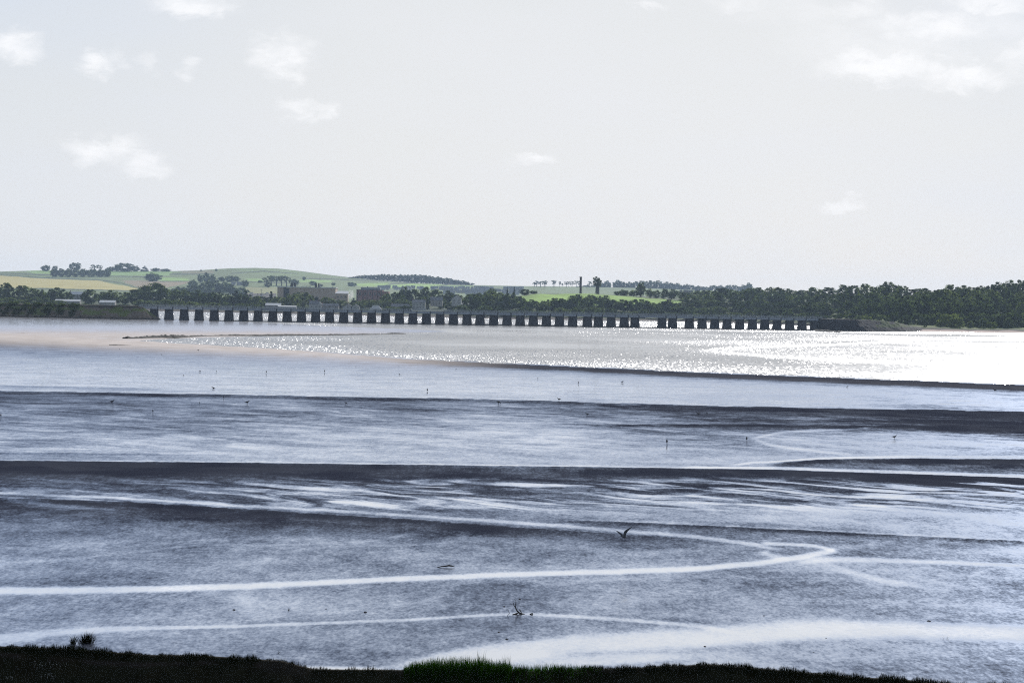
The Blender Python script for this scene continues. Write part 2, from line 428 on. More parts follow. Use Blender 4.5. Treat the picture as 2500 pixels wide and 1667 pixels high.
def make_mud():
    m, nt, out = new_mat('wet_mud')
    pos = nt.pos()
    wet = nt.attr('wet'); sand = nt.attr('sand'); pool = nt.attr('pool')
    n1 = nt.noise(pos, 0.13, 8, 0.55, 0.4)
    n2 = nt.noise(nt.mapping(pos, (3.0, 1.15, 1.0), 0.0), 1.0, 7, 0.70)
    n3 = nt.noise(nt.mapping(pos, (7.0, 2.4, 1.0), 0.0), 1.0, 4, 0.70)
    nm = nt.noise(nt.mapping(pos, (1.0, 0.34, 1.0), 0.06), 1.0, 4, 0.6)
    n = nt.math('ADD', nt.math('ADD', nt.math('MULTIPLY', n1, 0.26), nt.math('MULTIPLY', nm, 0.18)), nt.math('ADD', nt.math('MULTIPLY', n2, 0.26), nt.math('MULTIPLY', n3, 0.32)))
    k = nt.math('ADD', wet, nt.math('MULTIPLY', nt.math('SUBTRACT', n, 0.5), 2.7))
    cx = nt.new('ShaderNodeCombineXYZ')
    nt.l.new(nt.vmath('DOT_PRODUCT', pos, (0.085, -0.075, 0.0)), cx.inputs[0]); nt.l.new(nt.vmath('DOT_PRODUCT', pos, (0.19, 0.22, 0.0)), cx.inputs[1])
    wv = nt.vmath('MULTIPLY', nt.vmath('SUBTRACT', nt.noise(nt.mapping(pos, (0.075, 0.06, 1.0)), 1.0, 3, 0.5, color=True), (0.5, 0.5, 0.5)), (2.0, 2.4, 0.0))
    pn = nt.noise(nt.vmath('ADD', cx.outputs[0], wv), 1.0, 5, 0.55, 1.0)
    k = nt.math('ADD', k, nt.math('MULTIPLY', pool, nt.maprange(pn, 0.39, 0.73, -0.38, 0.82)))
    film = nt.maprange(k, -0.08, 1.06)
    # damp mud and sand
    mudc = nt.mixc(nt.maprange(n1, 0.35, 0.65), (0.025, 0.028, 0.042), (0.041, 0.045, 0.060))
    sandc = nt.mixc(nt.maprange(n1, 0.35, 0.65), (0.48, 0.425, 0.39), (0.60, 0.535, 0.495))
    base = nt.mixc(sand, mudc, sandc)
    bump = nt.new('ShaderNodeBump'); bump.inputs['Strength'].default_value = 0.5; bump.inputs['Distance'].default_value = 0.04
    nt.l.new(n2, bump.inputs['Height'])
    p = nt.new('ShaderNodeBsdfDiffuse'); nt.l.new(base, p.inputs['Color'])
    nt.l.new(bump.outputs[0], p.inputs['Normal'])
    # film of water lying on it
    slope = nt.new('ShaderNodeVectorMath', operation='SCALE')
    sc = nt.noise(pos, 2.6, 3, 0.6, color=True)
    nt.l.new(nt.vmath('MULTIPLY', nt.vmath('SUBTRACT', sc, (0.5, 0.5, 0.5)), (1.0, 1.0, 0.0)), slope.inputs[0])
    nt.l.new(nt.maprange(k, 0.6, 1.35, 0.13, 0.02), slope.inputs['Scale'])
    nrm = nt.vmath('NORMALIZE', nt.vmath('ADD', nt.new('ShaderNodeNewGeometry').outputs['Normal'], slope.outputs[0]))
    g = nt.new('ShaderNodeBsdfGlossy'); nt.l.new(nt.mixc(nt.maprange(k, 0.35, 1.35, smooth=False), (0.52, 0.625, 0.83), (0.95, 0.965, 1.0)), g.inputs['Color'])  # blue of the reflected higher sky is put into the gloss colour of thin film
    nt.l.new(nt.maprange(k, 0.5, 1.2, 0.18, 0.04), g.inputs['Roughness']); nt.l.new(nrm, g.inputs['Normal'])
    lw = nt.new('ShaderNodeLayerWeight'); lw.inputs['Blend'].default_value = 0.5
    fr = nt.maprange(lw.outputs['Facing'], 0.50, 0.88, 0.08, 0.98, smooth=False)
    nt.l.new(nt.mixs(nt.math('MULTIPLY', film, fr), p.outputs[0], g.outputs[0]), out.inputs[0])
    return m

def make_water():
    m, nt, out = new_mat('estuary_water')
    pos = nt.pos(); gl = nt.attr('ruffle')
    a = nt.noise(nt.mapping(pos, (2.7, 0.11, 1.0)), 1.0, 2, 0.6, color=True)
    b = nt.noise(nt.mapping(pos, (0.012, 0.006, 1.0)), 1.0, 5, 0.6)
    sl = nt.new('ShaderNodeVectorMath', operation='SCALE')
    nt.l.new(nt.vmath('MULTIPLY', nt.vmath('SUBTRACT', a, (0.5, 0.5, 0.5)), (2.3, 2.0, 0.0)), sl.inputs[0])
    nt.l.new(nt.maprange(gl, -1, 1, 0.25, 1.55, smooth=False), sl.inputs['Scale'])
    nrm = nt.vmath('NORMALIZE', nt.vmath('ADD', sl.outputs[0], (0.0, 0.0, 1.0)))
    g = nt.new('ShaderNodeBsdfGlossy'); g.inputs['Color'].default_value = (0.95, 0.95, 0.96, 1)
    rgh = nt.math('ADD', nt.maprange(b, 0.35, 0.65, 0.16, 0.22), nt.math('MULTIPLY', gl, 0.08))
    nt.l.new(rgh, g.inputs['Roughness']); nt.l.new(nrm, g.inputs['Normal'])
    d = nt.new('ShaderNodeBsdfDiffuse'); d.inputs['Color'].default_value = (0.06, 0.06, 0.055, 1)
    lw = nt.new('ShaderNodeLayerWeight'); lw.inputs['Blend'].default_value = 0.5
    fr = nt.maprange(lw.outputs['Facing'], 0.4, 0.98, 0.06, 0.55, smooth=False)
    fr = nt.math('MULTIPLY', fr, nt.maprange(gl, -1, 0, 1.45, 1.0))
    nt.l.new(nt.mixs(fr, d.outputs[0], g.outputs[0]), out.inputs[0])
    return m

def build_water():
    cols = np.concatenate([np.arange(-2600, -500, 80), np.arange(-500, 3000, 10), np.arange(3000, 5201, 80)]).astype(float)
    rows = np.concatenate([np.arange(16, 30, 1.0), np.arange(30, 210, 0.8), np.arange(210, 320, 6)]).astype(float)
    V, PX = np.meshgrid(rows, cols, indexing='ij'); PY = V + yh(PX)
    gl = (fbm(PX / 260, PY / 9, 4, 200) - 0.5) * 1.3
    def line(pts, t, amp, x0=-9e9, x1=9e9, soft=80):
        nonlocal gl
        m = sstep(x0, x0 + soft, PX) * (1 - sstep(x1 - soft, x1, PX))
        c = poly(PX, pts) + (fbm(PX / 60, PX * 0, 3, int(t * 7)) - .5) * 1.5
        gl += amp * m * np.exp(-((PY - c) / t) ** 2)
    line([(1715, 856), (1760, 851), (1850, 847), (2000, 843), (2130, 835), (2220, 828)], 2.6, 1.3, 1700, 2300)
    line([(1715, 857), (1780, 862), (1900, 872), (2050, 880), (2300, 890)], 3.0, 1.3, 1700, 2350)
    line([(2000, 838), (2140, 832), (2230, 830)], 1.3, -1.2, 1980, 2260)
    line([(2350, 833), (2500, 836), (2700, 840)], 1.3, -1.4, 2330, 9e9)
    line([(1000, 806), (1250, 809), (1400, 817)], 6, -1.2, 980, 1430, 150)
    line([(1200, 803), (1700, 811), (2100, 816), (2500, 822)], 1.5, -0.8, 1200, 2600, 200)
    line([(1250, 834), (1500, 832), (1700, 829)], 1.2, -0.7, 1150, 1750, 150)
    LO = [(330, 832), (700, 853), (1000, 876), (1300, 890), (1700, 909), (2100, 924), (2500, 939), (5000, 1040)]
    e = poly(PX, LO) - PY
    gl += 0.7 * np.exp(-((e - 6) / 8) ** 2)                       # ruffled edge along the near bank
    gl -= 0.55 * np.exp(-((PY - 846) / 13.0) ** 2) * sstep(850, 1150, PX) * (1 - sstep(1500, 1750, PX))
    gl -= 0.2 * sstep(1800, 2200, PX)
    gl += 0.55 * (1 - sstep(650, 1000, PX))
    gl += 0.6 * (1 - sstep(46, 54, V))
    pos = on_z(PX, PY, 0.0); nR, nC = PX.shape; idx = np.arange(nR * nC).reshape(nR, nC)
    f = np.stack([idx[1:, :-1], idx[1:, 1:], idx[:-1, 1:], idx[:-1, :-1]], -1).reshape(-1, 4)
    return mesh_obj('water', pos.reshape(-1, 3), f, WATER, attrs={'ruffle': np.clip(gl, -1, 1).ravel()})

MUD = make_mud(); WATER = make_water()
flats = tag(build_flats(), 'wet tidal mudflat with runnels, low banks and pinkish sand', kind='structure')
def sheet(name, x0, x1, y0, y1, z, nx, ny, mat):
    xs = np.linspace(x0, x1, nx); ys = np.linspace(y0, y1, ny)
    X, Y = np.meshgrid(xs, ys)
    idx = np.arange(nx * ny).reshape(ny, nx)
    f = np.stack([idx[:-1, :-1], idx[:-1, 1:], idx[1:, 1:], idx[1:, :-1]], -1).reshape(-1, 4)
    return mesh_obj(name, np.stack([X, Y, np.full_like(X, z)], -1).reshape(-1, 3), f, mat)
water = tag(build_water(), 'glittering estuary channel', kind='structure')
SOIL = plain('subsoil', (0.07, 0.06, 0.05), 0.95, 0.3, 0.05)
tag(sheet('ground', -6000, 6000, -300, 9000, -2.0, 4, 4, SOIL), 'ground under the estuary', kind='structure')

# ------------------------------------------------------------------ land behind the estuary
PXC = [-1200, 400, 800, 1150, 1300, 1450, 1640, 1800, 2000, 2200, 2350, 2500, 3700]
SHORE = [2250, 2300, 2250, 2150, 2080, 2150, 2250, 2150, 1950, 1640, 1640, 1660, 1720]
SROW = [0, 40, 60, 120, 250, 400, 650, 1100, 2300]
ZT = [[-.6] * 13,
      [.9, .9, .9, .9, .9, .9, .9, .9, .8, .7, .7, .7, .7],
      [2, 2, 2, 2, 2, 2, 2, 2, 2, 2, 2, 2, 2],
      [3, 3, 3, 4, 5, 5, 5, 7, 7, 5, 4, 4, 4],
      [4, 4, 4, 8, 15, 16, 13, 14, 14, 12, 11, 12, 14],
      [6, 6, 6, 12, 25, 27, 22, 22, 22, 20, 22, 24, 26],
      [9, 8, 9, 14, 26, 28, 25, 26, 26, 26, 30, 32, 32],
      [12, 12, 12, 16, 18, 18, 18, 18, 20, 22, 26, 28, 28],
      [12] * 13]
ZT = np.array(ZT, float)
def shore(px): return np.interp(px, PXC, SHORE)
def land_z(px, s):
    px = np.asarray(px, float); s = np.asarray(s, float)
    rows = np.stack([np.interp(px, PXC, r) for r in ZT], 0)
    k = np.clip(np.searchsorted(SROW, s, side='right') - 1, 0, len(SROW) - 2)
    a = np.array(SROW, float)
    t = np.clip((s - a[k]) / (a[k + 1] - a[k]), 0, 1)
    lo = np.take_along_axis(rows, k[None], 0)[0]; hi = np.take_along_axis(rows, (k + 1)[None], 0)[0]
    return lo * (1 - t) + hi * t
def land_point(px, s):
    Y = float(shore(px)) + s
    return np.array([float(xat(px, Y)), Y, float(land_z(np.array([px]), np.array([s]))[0])])

LANDM = vcol_mat('land_cover', 0.95, 0.03, 0.35)
def build_land():
    cols = np.arange(-1200, 3701, 12.0)
    rows = np.concatenate([np.arange(0, 130, 5), np.arange(130, 460, 10), np.arange(460, 1000, 30), np.arange(1000, 2301, 100)]).astype(float)
    S, PX = np.meshgrid(rows, cols, indexing='ij')
    Y = shore(PX) + S + (fbm(PX / 40, PX * 0, 4, 3) - 0.5) * 40 * np.exp(-S / 60)
    Z = land_z(PX, S) + (fbm(PX / 30, S / 30, 4, 4) - 0.5) * np.clip(S / 40, 0, 1) * 1.6
    X = xat(PX, Y)
    tint = np.zeros(PX.shape + (3,)); tint[:] = (0.035, 0.05, 0.02)
    def paint(mask, c): tint[mask] = c
    paint(S < 58, (0.055, 0.045, 0.040))
    right = PX > 2030
    paint((S < 48) & right, (0.42, 0.33, 0.29))
    paint((S >= 48) & (S < 62) & right, (0.03, 0.026, 0.022))
    paint((S >= 62) & (S < 190) & right, (0.085, 0.11, 0.035))
    nn = fbm(PX / 25, S / 20, 3, 8)
    paint((S >= 58) & (S < 110) & ~right & (nn > 0.45), (0.07, 0.085, 0.03))
    top = 405 + (fbm(PX / 30, PX * 0, 2, 2) - .5) * 20
    paint((S > 225) & (S < top) & (PX > 1262) & (PX < 1662), (0.20, 0.31, 0.06))
    paint((S > 290) & (S < 340) & (PX > 1955) & (PX < 2030), (0.20, 0.22, 0.07))
    paint((S > 300) & (S < 380) & (PX > 2465), (0.16, 0.2, 0.06))
    paint((S > 100) & (S < 190) & (PX > 2460), (0.15, 0.19, 0.05))
    paint((S > 700) & (PX < 1300) & (nn > 0.5), (0.10, 0.12, 0.05))
    nR, nC = PX.shape; idx = np.arange(nR * nC).reshape(nR, nC)
    f = np.stack([idx[:-1, :-1], idx[:-1, 1:], idx[1:, 1:], idx[1:, :-1]], -1).reshape(-1, 4)
    return mesh_obj('terrain', np.stack([X, Y, Z], -1).reshape(-1, 3), f, LANDM, smooth=True, attrs={'tint': tint.reshape(-1, 3)})
tag(build_land(), 'low land of the far shore with a bright green field', kind='structure')

# ------------------------------------------------------------------ hills
SKYL = [(-1500, 700), (-600, 680), (0, 663), (100, 660), (200, 660), (300, 662), (420, 662), (480, 660), (560, 655), (620, 654), (680, 656), (740, 663), (800, 671),
        (850, 677), (900, 682), (1000, 690), (1080, 694), (1150, 696), (1250, 698), (1400, 700), (1550, 703), (1700, 708), (1900, 715), (2100, 720), (2500, 735), (3900, 750)]
HY0, HY1 = 4200.0, 6600.0
def hill_sky(px): return poly(px, SKYL)
def hill_base(px): return np.maximum(yh(px) + 2, hill_sky(px) + 8)
def hill_point(px, py):
    b = float(hill_base(px)); k = float(hill_sky(px))
    t = min(max((b - py) / (b - k), 0), 1.0)
    Y = HY0 + (HY1 - HY0) * t
    return np.array([float(xat(px, Y)), Y, float(zat(px, b + (k - b) * t, Y))])
def in_poly(PX, PY, pts):
    r = np.zeros(PX.shape, bool); n = len(pts)
    for i in range(n):
        x1, y1 = pts[i]; x2, y2 = pts[(i + 1) % n]
        c = ((y1 > PY) != (y2 > PY)) & (PX < (x2 - x1) * (PY - y1) / (y2 - y1 + 1e-9) + x1)
        r ^= c
    return r
def build_hills():
    cols = np.arange(-1500, 3901, 6.0); rows = np.linspace(0, 1, 130)
    T, PX = np.meshgrid(rows, cols, indexing='ij')
    b = hill_base(PX); k = hill_sky(PX)
    PY = b + (k - b) * T
    Y = HY0 + (HY1 - HY0) * T
    Z = zat(PX, PY, Y) + (fbm(PX / 30, T * 12, 3, 21) - 0.5) * 3.0 * (1 - T)
    tint = np.zeros(PX.shape + (3,)); tint[:] = (0.13, 0.165, 0.07)
    n = fbm(PX / 60, T * 8, 3, 22)
    tint *= (0.8 + 0.5 * n)[..., None]
    JX = PX + (fbm(PX / 20, PY / 3, 2, 23) - .5) * 8; JY = PY + (fbm(PX / 20, PY / 3, 2, 24) - .5) * 1.2
    for c, pts in [
        ((0.40, 0.34, 0.13), [(-700, 668), (0, 673), (121, 681), (234, 685), (334, 704), (327, 709), (150, 704), (0, 702), (-700, 700)]),
        ((0.24, 0.19, 0.12), [(293, 684), (470, 687), (440, 696), (400, 702), (340, 703), (312, 694)]),
        ((0.20, 0.30, 0.10), [(62, 661), (122, 660), (122, 669), (80, 668)]),
        ((0.18, 0.28, 0.09), [(266, 660.5), (420, 662.5), (410, 673), (266, 673)]),
        ((0.22, 0.34, 0.09), [(389, 677), (457, 679), (456, 686), (389, 686)]),
        ((0.20, 0.30, 0.09), [(602, 680), (642, 681), (642, 687), (604, 686)]),
        ((0.20, 0.30, 0.09), [(727, 682), (810, 684), (806, 690), (727, 689)]),
        ((0.22, 0.33, 0.08), [(868, 692), (949, 690), (940, 699), (872, 699)]),
        ((0.24, 0.36, 0.09), [(940, 696), (1000, 692.5), (1087, 694), (1080, 703), (940, 704)]),
        ((0.20, 0.30, 0.09), [(1050, 700), (1090, 696.5), (1160, 698), (1140, 702)]),
        ((0.22, 0.22, 0.10), [(598, 701), (674, 702), (674, 718), (598, 718)]),
        ((0.17, 0.16, 0.09), [(435, 661), (520, 660), (520, 667), (440, 668)]),
        ((0.15, 0.2, 0.08), [(560, 656), (700, 658), (790, 674), (640, 672)])]:
        tint[in_poly(JX, JY, pts)] = c
    for pts in [[(0, 671), (121, 679), (234, 683), (290, 690), (336, 703.5)], [(0, 704), (150, 706), (330, 711)], [(0, 667), (122, 672)], [(266, 674), (390, 677)],
                [(389, 687), (458, 687)], [(410, 669.5), (520, 669)], [(560, 668), (640, 662), (720, 668)], [(740, 680), (860, 683), (960, 686)], [(926, 700), (962, 692), (1040, 690.5)],
                [(1052, 701.5), (1090, 695.5)], [(602, 688), (726, 691)]]:
        a = np.array(pts, float)
        yy = np.interp(PX, a[:, 0], a[:, 1]); mk = (PX >= a[0, 0]) & (PX <= a[-1, 0]) & (np.abs(JY - yy) < 1.15)
        tint[mk] = (0.04, 0.055, 0.03)
    # back of the hills drops away
    Yb = np.full((1, PX.shape[1]), HY1 + 600.0); Zb = zat(PX[-1:], PY[-1:] + 14, Yb)
    X = xat(PX, Y); Xb = xat(PX[-1:], Yb)
    v = np.concatenate([np.stack([X, Y, Z], -1), np.stack([Xb, Yb, Zb], -1)], 0)
    tint = np.concatenate([tint, tint[-1:]], 0)
    nR, nC = v.shape[:2]; idx = np.arange(nR * nC).reshape(nR, nC)
    f = np.stack([idx[:-1, :-1], idx[:-1, 1:], idx[1:, 1:], idx[1:, :-1]], -1).reshape(-1, 4)
    return mesh_obj('hills', v.reshape(-1, 3), f, vcol_mat('hill_fields', 0.95, 0.02, 0.18, 0.2), smooth=True, attrs={'tint': tint.reshape(-1, 3)})
tag(build_hills(), 'rolling farmland hills with yellow and green fields', kind='structure')

# ------------------------------------------------------------------ trees
BARK = plain('bark', (0.05, 0.042, 0.035), 0.9, 0.3, 3.0)
LEAF_DARK = leaf_mat('dark_leaf', (0.032, 0.048, 0.018), (0.105, 0.140, 0.048), 0.6)
LEAF_MID = leaf_mat('mid_leaf', (0.070, 0.098, 0.034), (0.170, 0.210, 0.078), 0.6)
LEAF_OLIVE = leaf_mat('olive_leaf', (0.11, 0.15, 0.04), (0.20, 0.24, 0.075), 0.6)
LEAF_FIR = leaf_mat('fir_leaf', (0.022, 0.034, 0.022), (0.045, 0.062, 0.034), 0.15)

def leaf_cloud(centers, radii, per, size, seed, flat=0.8):
    r = np.random.default_rng(seed); V = []
    for c, rad in zip(centers, radii):
        d = r.normal(size=(per, 3)); d /= np.linalg.norm(d, axis=1)[:, None]
        rr = rad * r.uniform(0.55, 1.08, size=(per, 1))
        p = np.asarray(c) + d * rr * np.array([1, 1, flat])
        nrm = d + np.array([0, 0, .55]) + r.normal(scale=0.45, size=d.shape); nrm /= np.linalg.norm(nrm, axis=1)[:, None]
        a = np.cross(nrm, r.normal(size=d.shape)); a /= np.linalg.norm(a, axis=1)[:, None]
        b = np.cross(nrm, a)
        s = size * r.uniform(0.6, 1.3, size=(per, 1))
        q = np.stack([p - a * s - b * s * .55, p + a * s * .9 - b * s * .6, p + a * s + b * s * .6, p - a * s * .85 + b * s * .5], 1)
        V.append(q.reshape(-1, 3))
    V = np.concatenate(V); n = len(V) // 4
    return V, np.arange(n * 4).reshape(n, 4)

def crown_shape(kind, seed):
    r = random.Random(seed); C = []; Rr = []
    if kind in ('round', 'broad', 'tall'):
        rx, zc, rz, nl, lr = {'round': (.34, .50, .40, 26, .155), 'broad': (.36, .50, .36, 22, .19), 'tall': (.20, .52, .42, 24, .12)}[kind]
        ox, oy = r.uniform(-.05, .05), r.uniform(-.05, .05)
        for i in range(nl):
            zz = 1 - 2 * (i + .5) / nl; ph = i * 2.399963 + r.uniform(-.35, .35); q = math.sqrt(max(0, 1 - zz * zz))
            k = r.uniform(.72, 1.12)
            if zz < -.2: k *= .9
            lx, ly, lz = ox * (1 + zz) + rx * k * q * math.cos(ph), oy + rx * k * q * math.sin(ph), zc + rz * (k * .9 + .1) * zz
            L = lr * r.uniform(.65, 1.25)
            C.append((lx, ly, min(max(lz, .07), 1 - L * .75))); Rr.append(L)
            for j in range(2):
                a = r.uniform(0, 6.283); b = r.uniform(-.3, 1.4); m = L * .85
                C.append((lx + m * math.cos(a) * math.cos(b), ly + m * math.sin(a) * math.cos(b), min(max(lz + m * math.sin(b), .05), .95))); Rr.append(L * r.uniform(.3, .5))
    elif kind == 'fir':
        for i in range(60):
            h = r.random() ** 1.3 * 0.92 + 0.05; w = 0.24 * (1 - h) + 0.015; a = r.uniform(0, 6.283); u = r.uniform(.4, 1)
            C.append((math.cos(a) * w * u, math.sin(a) * w * u, h)); Rr.append(0.03 + 0.055 * (1 - h))
    elif kind == 'pine':
        for i in range(20):
            a = r.uniform(0, 6.283); u = r.random() ** .5 * .30
            C.append((math.cos(a) * u, math.sin(a) * u, r.uniform(.48, .94) - u * .25)); Rr.append(r.uniform(.05, .09))
    elif kind == 'bush':
        for i in range(34):
            a = r.uniform(0, 6.283); u = r.random() ** .5; h = r.uniform(.1, .85)
            w = .52 * (1 - h * h) ** .5
            C.append((math.cos(a) * w * u, math.sin(a) * w * u, h)); Rr.append(r.uniform(.09, .16))
    return C, Rr

CROWNS = {}
def crown_mesh(kind, k):
    key = (kind, k)
    if key not in CROWNS:
        C, Rr = crown_shape(kind, hash(kind) % 1 + 100 * k + len(kind) * 7)
        per, sz = {'round': (84, .023), 'broad': (92, .024), 'tall': (76, .019), 'fir': (36, .022), 'pine': (70, .020), 'bush': (100, .027)}[kind]
        V, Fc = leaf_cloud(C, Rr, per, sz, 31 * k + len(kind))
        V[:, 2] = np.maximum(V[:, 2], 0.01)
        o = mesh_obj('crown', V, Fc, None); me = o.data
        bpy.data.objects.remove(o)
        CROWNS[key] = me
    return CROWNS[key]
TRUNKS = {}
def trunk_mesh(kind, k):
    key = (kind, k)
    if key not in TRUNKS:
        r = random.Random(k * 5 + len(kind)); mb = MB()
        top = .88 if kind in ('pine', 'fir') else .6
        w = {'pine': .034, 'fir': .022, 'tall': .022}.get(kind, .032)
        pts = [(0, 0, -0.06)] + [(r.uniform(-.015, .015), r.uniform(-.015, .015), top * q) for q in (.25, .5, .75)] + [(0, 0, top)]
        mb.tube(pts, [w * 1.3, w, w * .85, w * .6, w * .3], 7)
        for i in range(4):
            a = r.uniform(0, 6.283); z0 = top * r.uniform(.45, .8); q = .2 if kind != 'fir' else .08
            mb.tube([(0, 0, z0), (q * .5 * math.cos(a), q * .5 * math.sin(a), z0 + .09), (q * math.cos(a), q * math.sin(a), z0 + .17)], [w * .45, w * .3, w * .12], 5)
        o = mb.build('trunk', None, None, True); me = o.data; bpy.data.objects.remove(o)
        TRUNKS[key] = me
    return TRUNKS[key]
CM = {}
def tree(kind, loc, height, width, mat, label, group, name=None, cat='tree', trunk=True):
    """width = crown width in metres; crown meshes are about 0.9 (0.6 tall, 0.55 fir, 0.7 pine, 1.1 bush) wide"""
    base_w = {'round': .92, 'broad': .95, 'tall': .62, 'fir': .52, 'pine': .7, 'bush': 1.15}[kind]
    k = random.randrange(4)
    key = (kind, k, mat.name)
    if key not in CM:
        me = crown_mesh(kind, k).copy(); me.materials.clear(); me.materials.append(mat); CM[key] = me
    sx = width / base_w
    loc = (float(loc[0]), float(loc[1]), float(loc[2]) - (0.05 if trunk else 0.13) * height); height *= 1.05 if trunk else 1.13
    if kind in ('pine', 'fir'): loc = (loc[0], loc[1], loc[2] + .02 * height)
    name = name or {'fir': 'conifer_tree', 'pine': 'pine_tree', 'bush': 'bush'}.get(kind, 'broadleaf_tree')
    e = empty(name, loc, label, cat, group, random.uniform(0, 6.28), (sx, sx, height))
    c = bpy.data.objects.new('crown', CM[key]); COL.objects.link(c); c.parent = e
    if trunk:
        tk = (kind, k)
        me = trunk_mesh(*tk)
        if not me.materials: me.materials.append(BARK)
        t = bpy.data.objects.new('trunk', me); COL.objects.link(t); t.parent = e
    return e

# names for the piers
PIERS = [375, 411.5, 448.5, 485, 522, 558, 594, 629, 665, 700, 735, 769.5, 803.5, 838, 872, 906, 940, 974, 1007, 1040, 1073, 1106, 1139, 1171, 1204.5, 1237, 1269, 1301, 1333, 1365, 1397,
         1433, 1460, 1491, 1523, 1549, 1615, 1641, 1682, 1713, 1744, 1774, 1805, 1836, 1866, 1896, 1927, 1957, 1988]

def hue(m): return {'dark_leaf': 'dark', 'mid_leaf': 'mid-green', 'olive_leaf': 'pale green', 'fir_leaf': 'blackish'}[m.name]

# right-hand wood in rows, each row's tree tops follow a line of the photograph
ROWS = [
    ('skyline row', 430, [(1655, 716), (1700, 712), (1745, 703), (1800, 700), (1860, 698), (1930, 703), (2000, 704), (2060, 697), (2110, 692), (2150, 695), (2182, 689), (2215, 703), (2265, 707), (2300, 703),
                          (2322, 694), (2350, 696), (2380, 702), (2420, 696), (2455, 684), (2500, 680), (2540, 678)], 33, (LEAF_DARK, LEAF_MID)),
    ('second row down', 310, [(1640, 724), (1700, 718), (1760, 712), (1820, 712), (1900, 716), (1980, 722), (2060, 714), (2150, 716), (2220, 714), (2300, 706), (2360, 704), (2420, 706), (2500, 708)], 36, (LEAF_DARK, LEAF_MID)),
    ('third row down', 225, [(1640, 738), (1720, 734), (1800, 730), (1880, 732), (1960, 742), (2040, 732), (2120, 728), (2200, 722), (2300, 716), (2400, 718), (2500, 724)], 36, (LEAF_DARK, LEAF_DARK, LEAF_MID)),
    ('front row', 150, [(1640, 752), (1720, 750), (1800, 748), (1900, 752), (1980, 752), (2060, 746), (2140, 738), (2220, 732), (2300, 730), (2400, 734), (2500, 738)], 38, (LEAF_DARK, LEAF_DARK, LEAF_MID)),
]
for rowname, s, line, step, mats in ROWS:
    xs = []
    x = 2500 - step * 0.25
    while x > 1650:
        xs.append(x); x -= step * random.uniform(0.75, 1.2)
    for i, x in enumerate(xs):
        if rowname == 'third row down' and 1950 < x < 2035: s_ = s - 40
        else: s_ = s
        p = land_point(x, s_ + random.uniform(-25, 25))
        top = float(poly(x, line)) + random.uniform(-4, 5)
        h = float(zat(x, top, p[1])) - p[2]
        h = min(max(h, 7.0), 20.0)
        m = random.choice(mats); kind = random.choice(['round', 'round', 'broad', 'tall'])
        w = step * p[1] / F * random.uniform(1.35, 1.85) * (0.75 if kind == 'tall' else 1)
        tree(kind, p, h, w, m, f'{hue(m)} {"narrow" if kind == "tall" else "full-crowned"} tree, {ordn(i + 1)} from the right in the {rowname} of the right-hand wood',
             'trees of the wood beyond the right end of the viaduct')
for rowname, s_, line, step, mats in ROWS:
    for x in (2538, 2575):
        p = land_point(x, s_); h = min(max(float(zat(x, line[-1][1], p[1])) - p[2], 8.0), 20.0)
        tree('round', p, h, step * p[1] / F * 1.6, random.choice(mats), 'leafy tree at the far right end of the right-hand wood', 'trees at the far right end of the wood')
# dark row between the green field and the viaduct
line = [(1140, 722), (1170, 716), (1200, 712), (1230, 716), (1262, 724), (1290, 733), (1325, 737), (1352, 729), (1380, 730), (1400, 716), (1425, 723), (1450, 726), (1470, 721), (1490, 732), (1515, 736), (1545, 733), (1575, 732), (1600, 742), (1630, 735), (1655, 724)]
xs = []; x = 1150
while x < 1655: xs.append(x); x += random.uniform(19, 29)
for i, x in enumerate(xs):
    p = land_point(x, 150 + random.uniform(-25, 25))
    top = float(poly(x, line)) - 3 + random.uniform(-2, 3); h = min(max(float(zat(x, top, p[1])) - p[2], 8), 22)
    m = random.choice((LEAF_DARK, LEAF_DARK, LEAF_MID)); kind = random.choice(['round', 'broad', 'broad'])
    tree(kind, p, h, 27 * p[1] / F * random.uniform(1.5, 1.9), m, f'{hue(m)} leafy tree, {ordn(i + 1)} from the left in the row below the green field', 'trees between the green field and the viaduct')
# low waterside trees of the same bank
xs = []; x = 1130
while x < 1990: xs.append(x); x += random.uniform(22, 36)
for i, x in enumerate(xs):
    p = land_point(x, 72 + random.uniform(-10, 14))
    top = float(poly(x, [(1130, 748), (1300, 752), (1650, 756), (1800, 760), (2000, 768)])) + random.uniform(-6, 5); h = min(max(float(zat(x, top, p[1])) - p[2], 5), 14)
    m = random.choice((LEAF_DARK, LEAF_DARK, LEAF_MID))
    tree('bush' if h < 8 else 'round', p, h, 34 * p[1] / F * random.uniform(1.2, 1.5), m, f'{hue(m)} low waterside tree, {ordn(i + 1)} from the left just above the viaduct railing', 'low trees on the bank behind the viaduct', name='waterside_tree')
# undergrowth at the feet of the right-hand wood
xs = []; x = 2500
while x > 1985: xs.append(x); x -= random.uniform(20, 30)
for i, x in enumerate(xs):
    p = land_point(x, (112 if x > 2230 else 95) + random.uniform(-8, 12))
    top = float(poly(x, [(1985, 764), (2100, 765), (2250, 762), (2500, 754)])) + random.uniform(-5, 5); h = min(max(float(zat(x, top, p[1])) - p[2], 3.5), 12)
    m = random.choice((LEAF_DARK, LEAF_DARK, LEAF_MID))
    tree('bush', p, h, 36 * p[1] / F * random.uniform(1.1, 1.5), m, f'{hue(m)} undergrowth bush, {ordn(i + 1)} from the right at the foot of the right-hand wood', 'undergrowth at the foot of the right-hand wood', cat='bush', trunk=False)
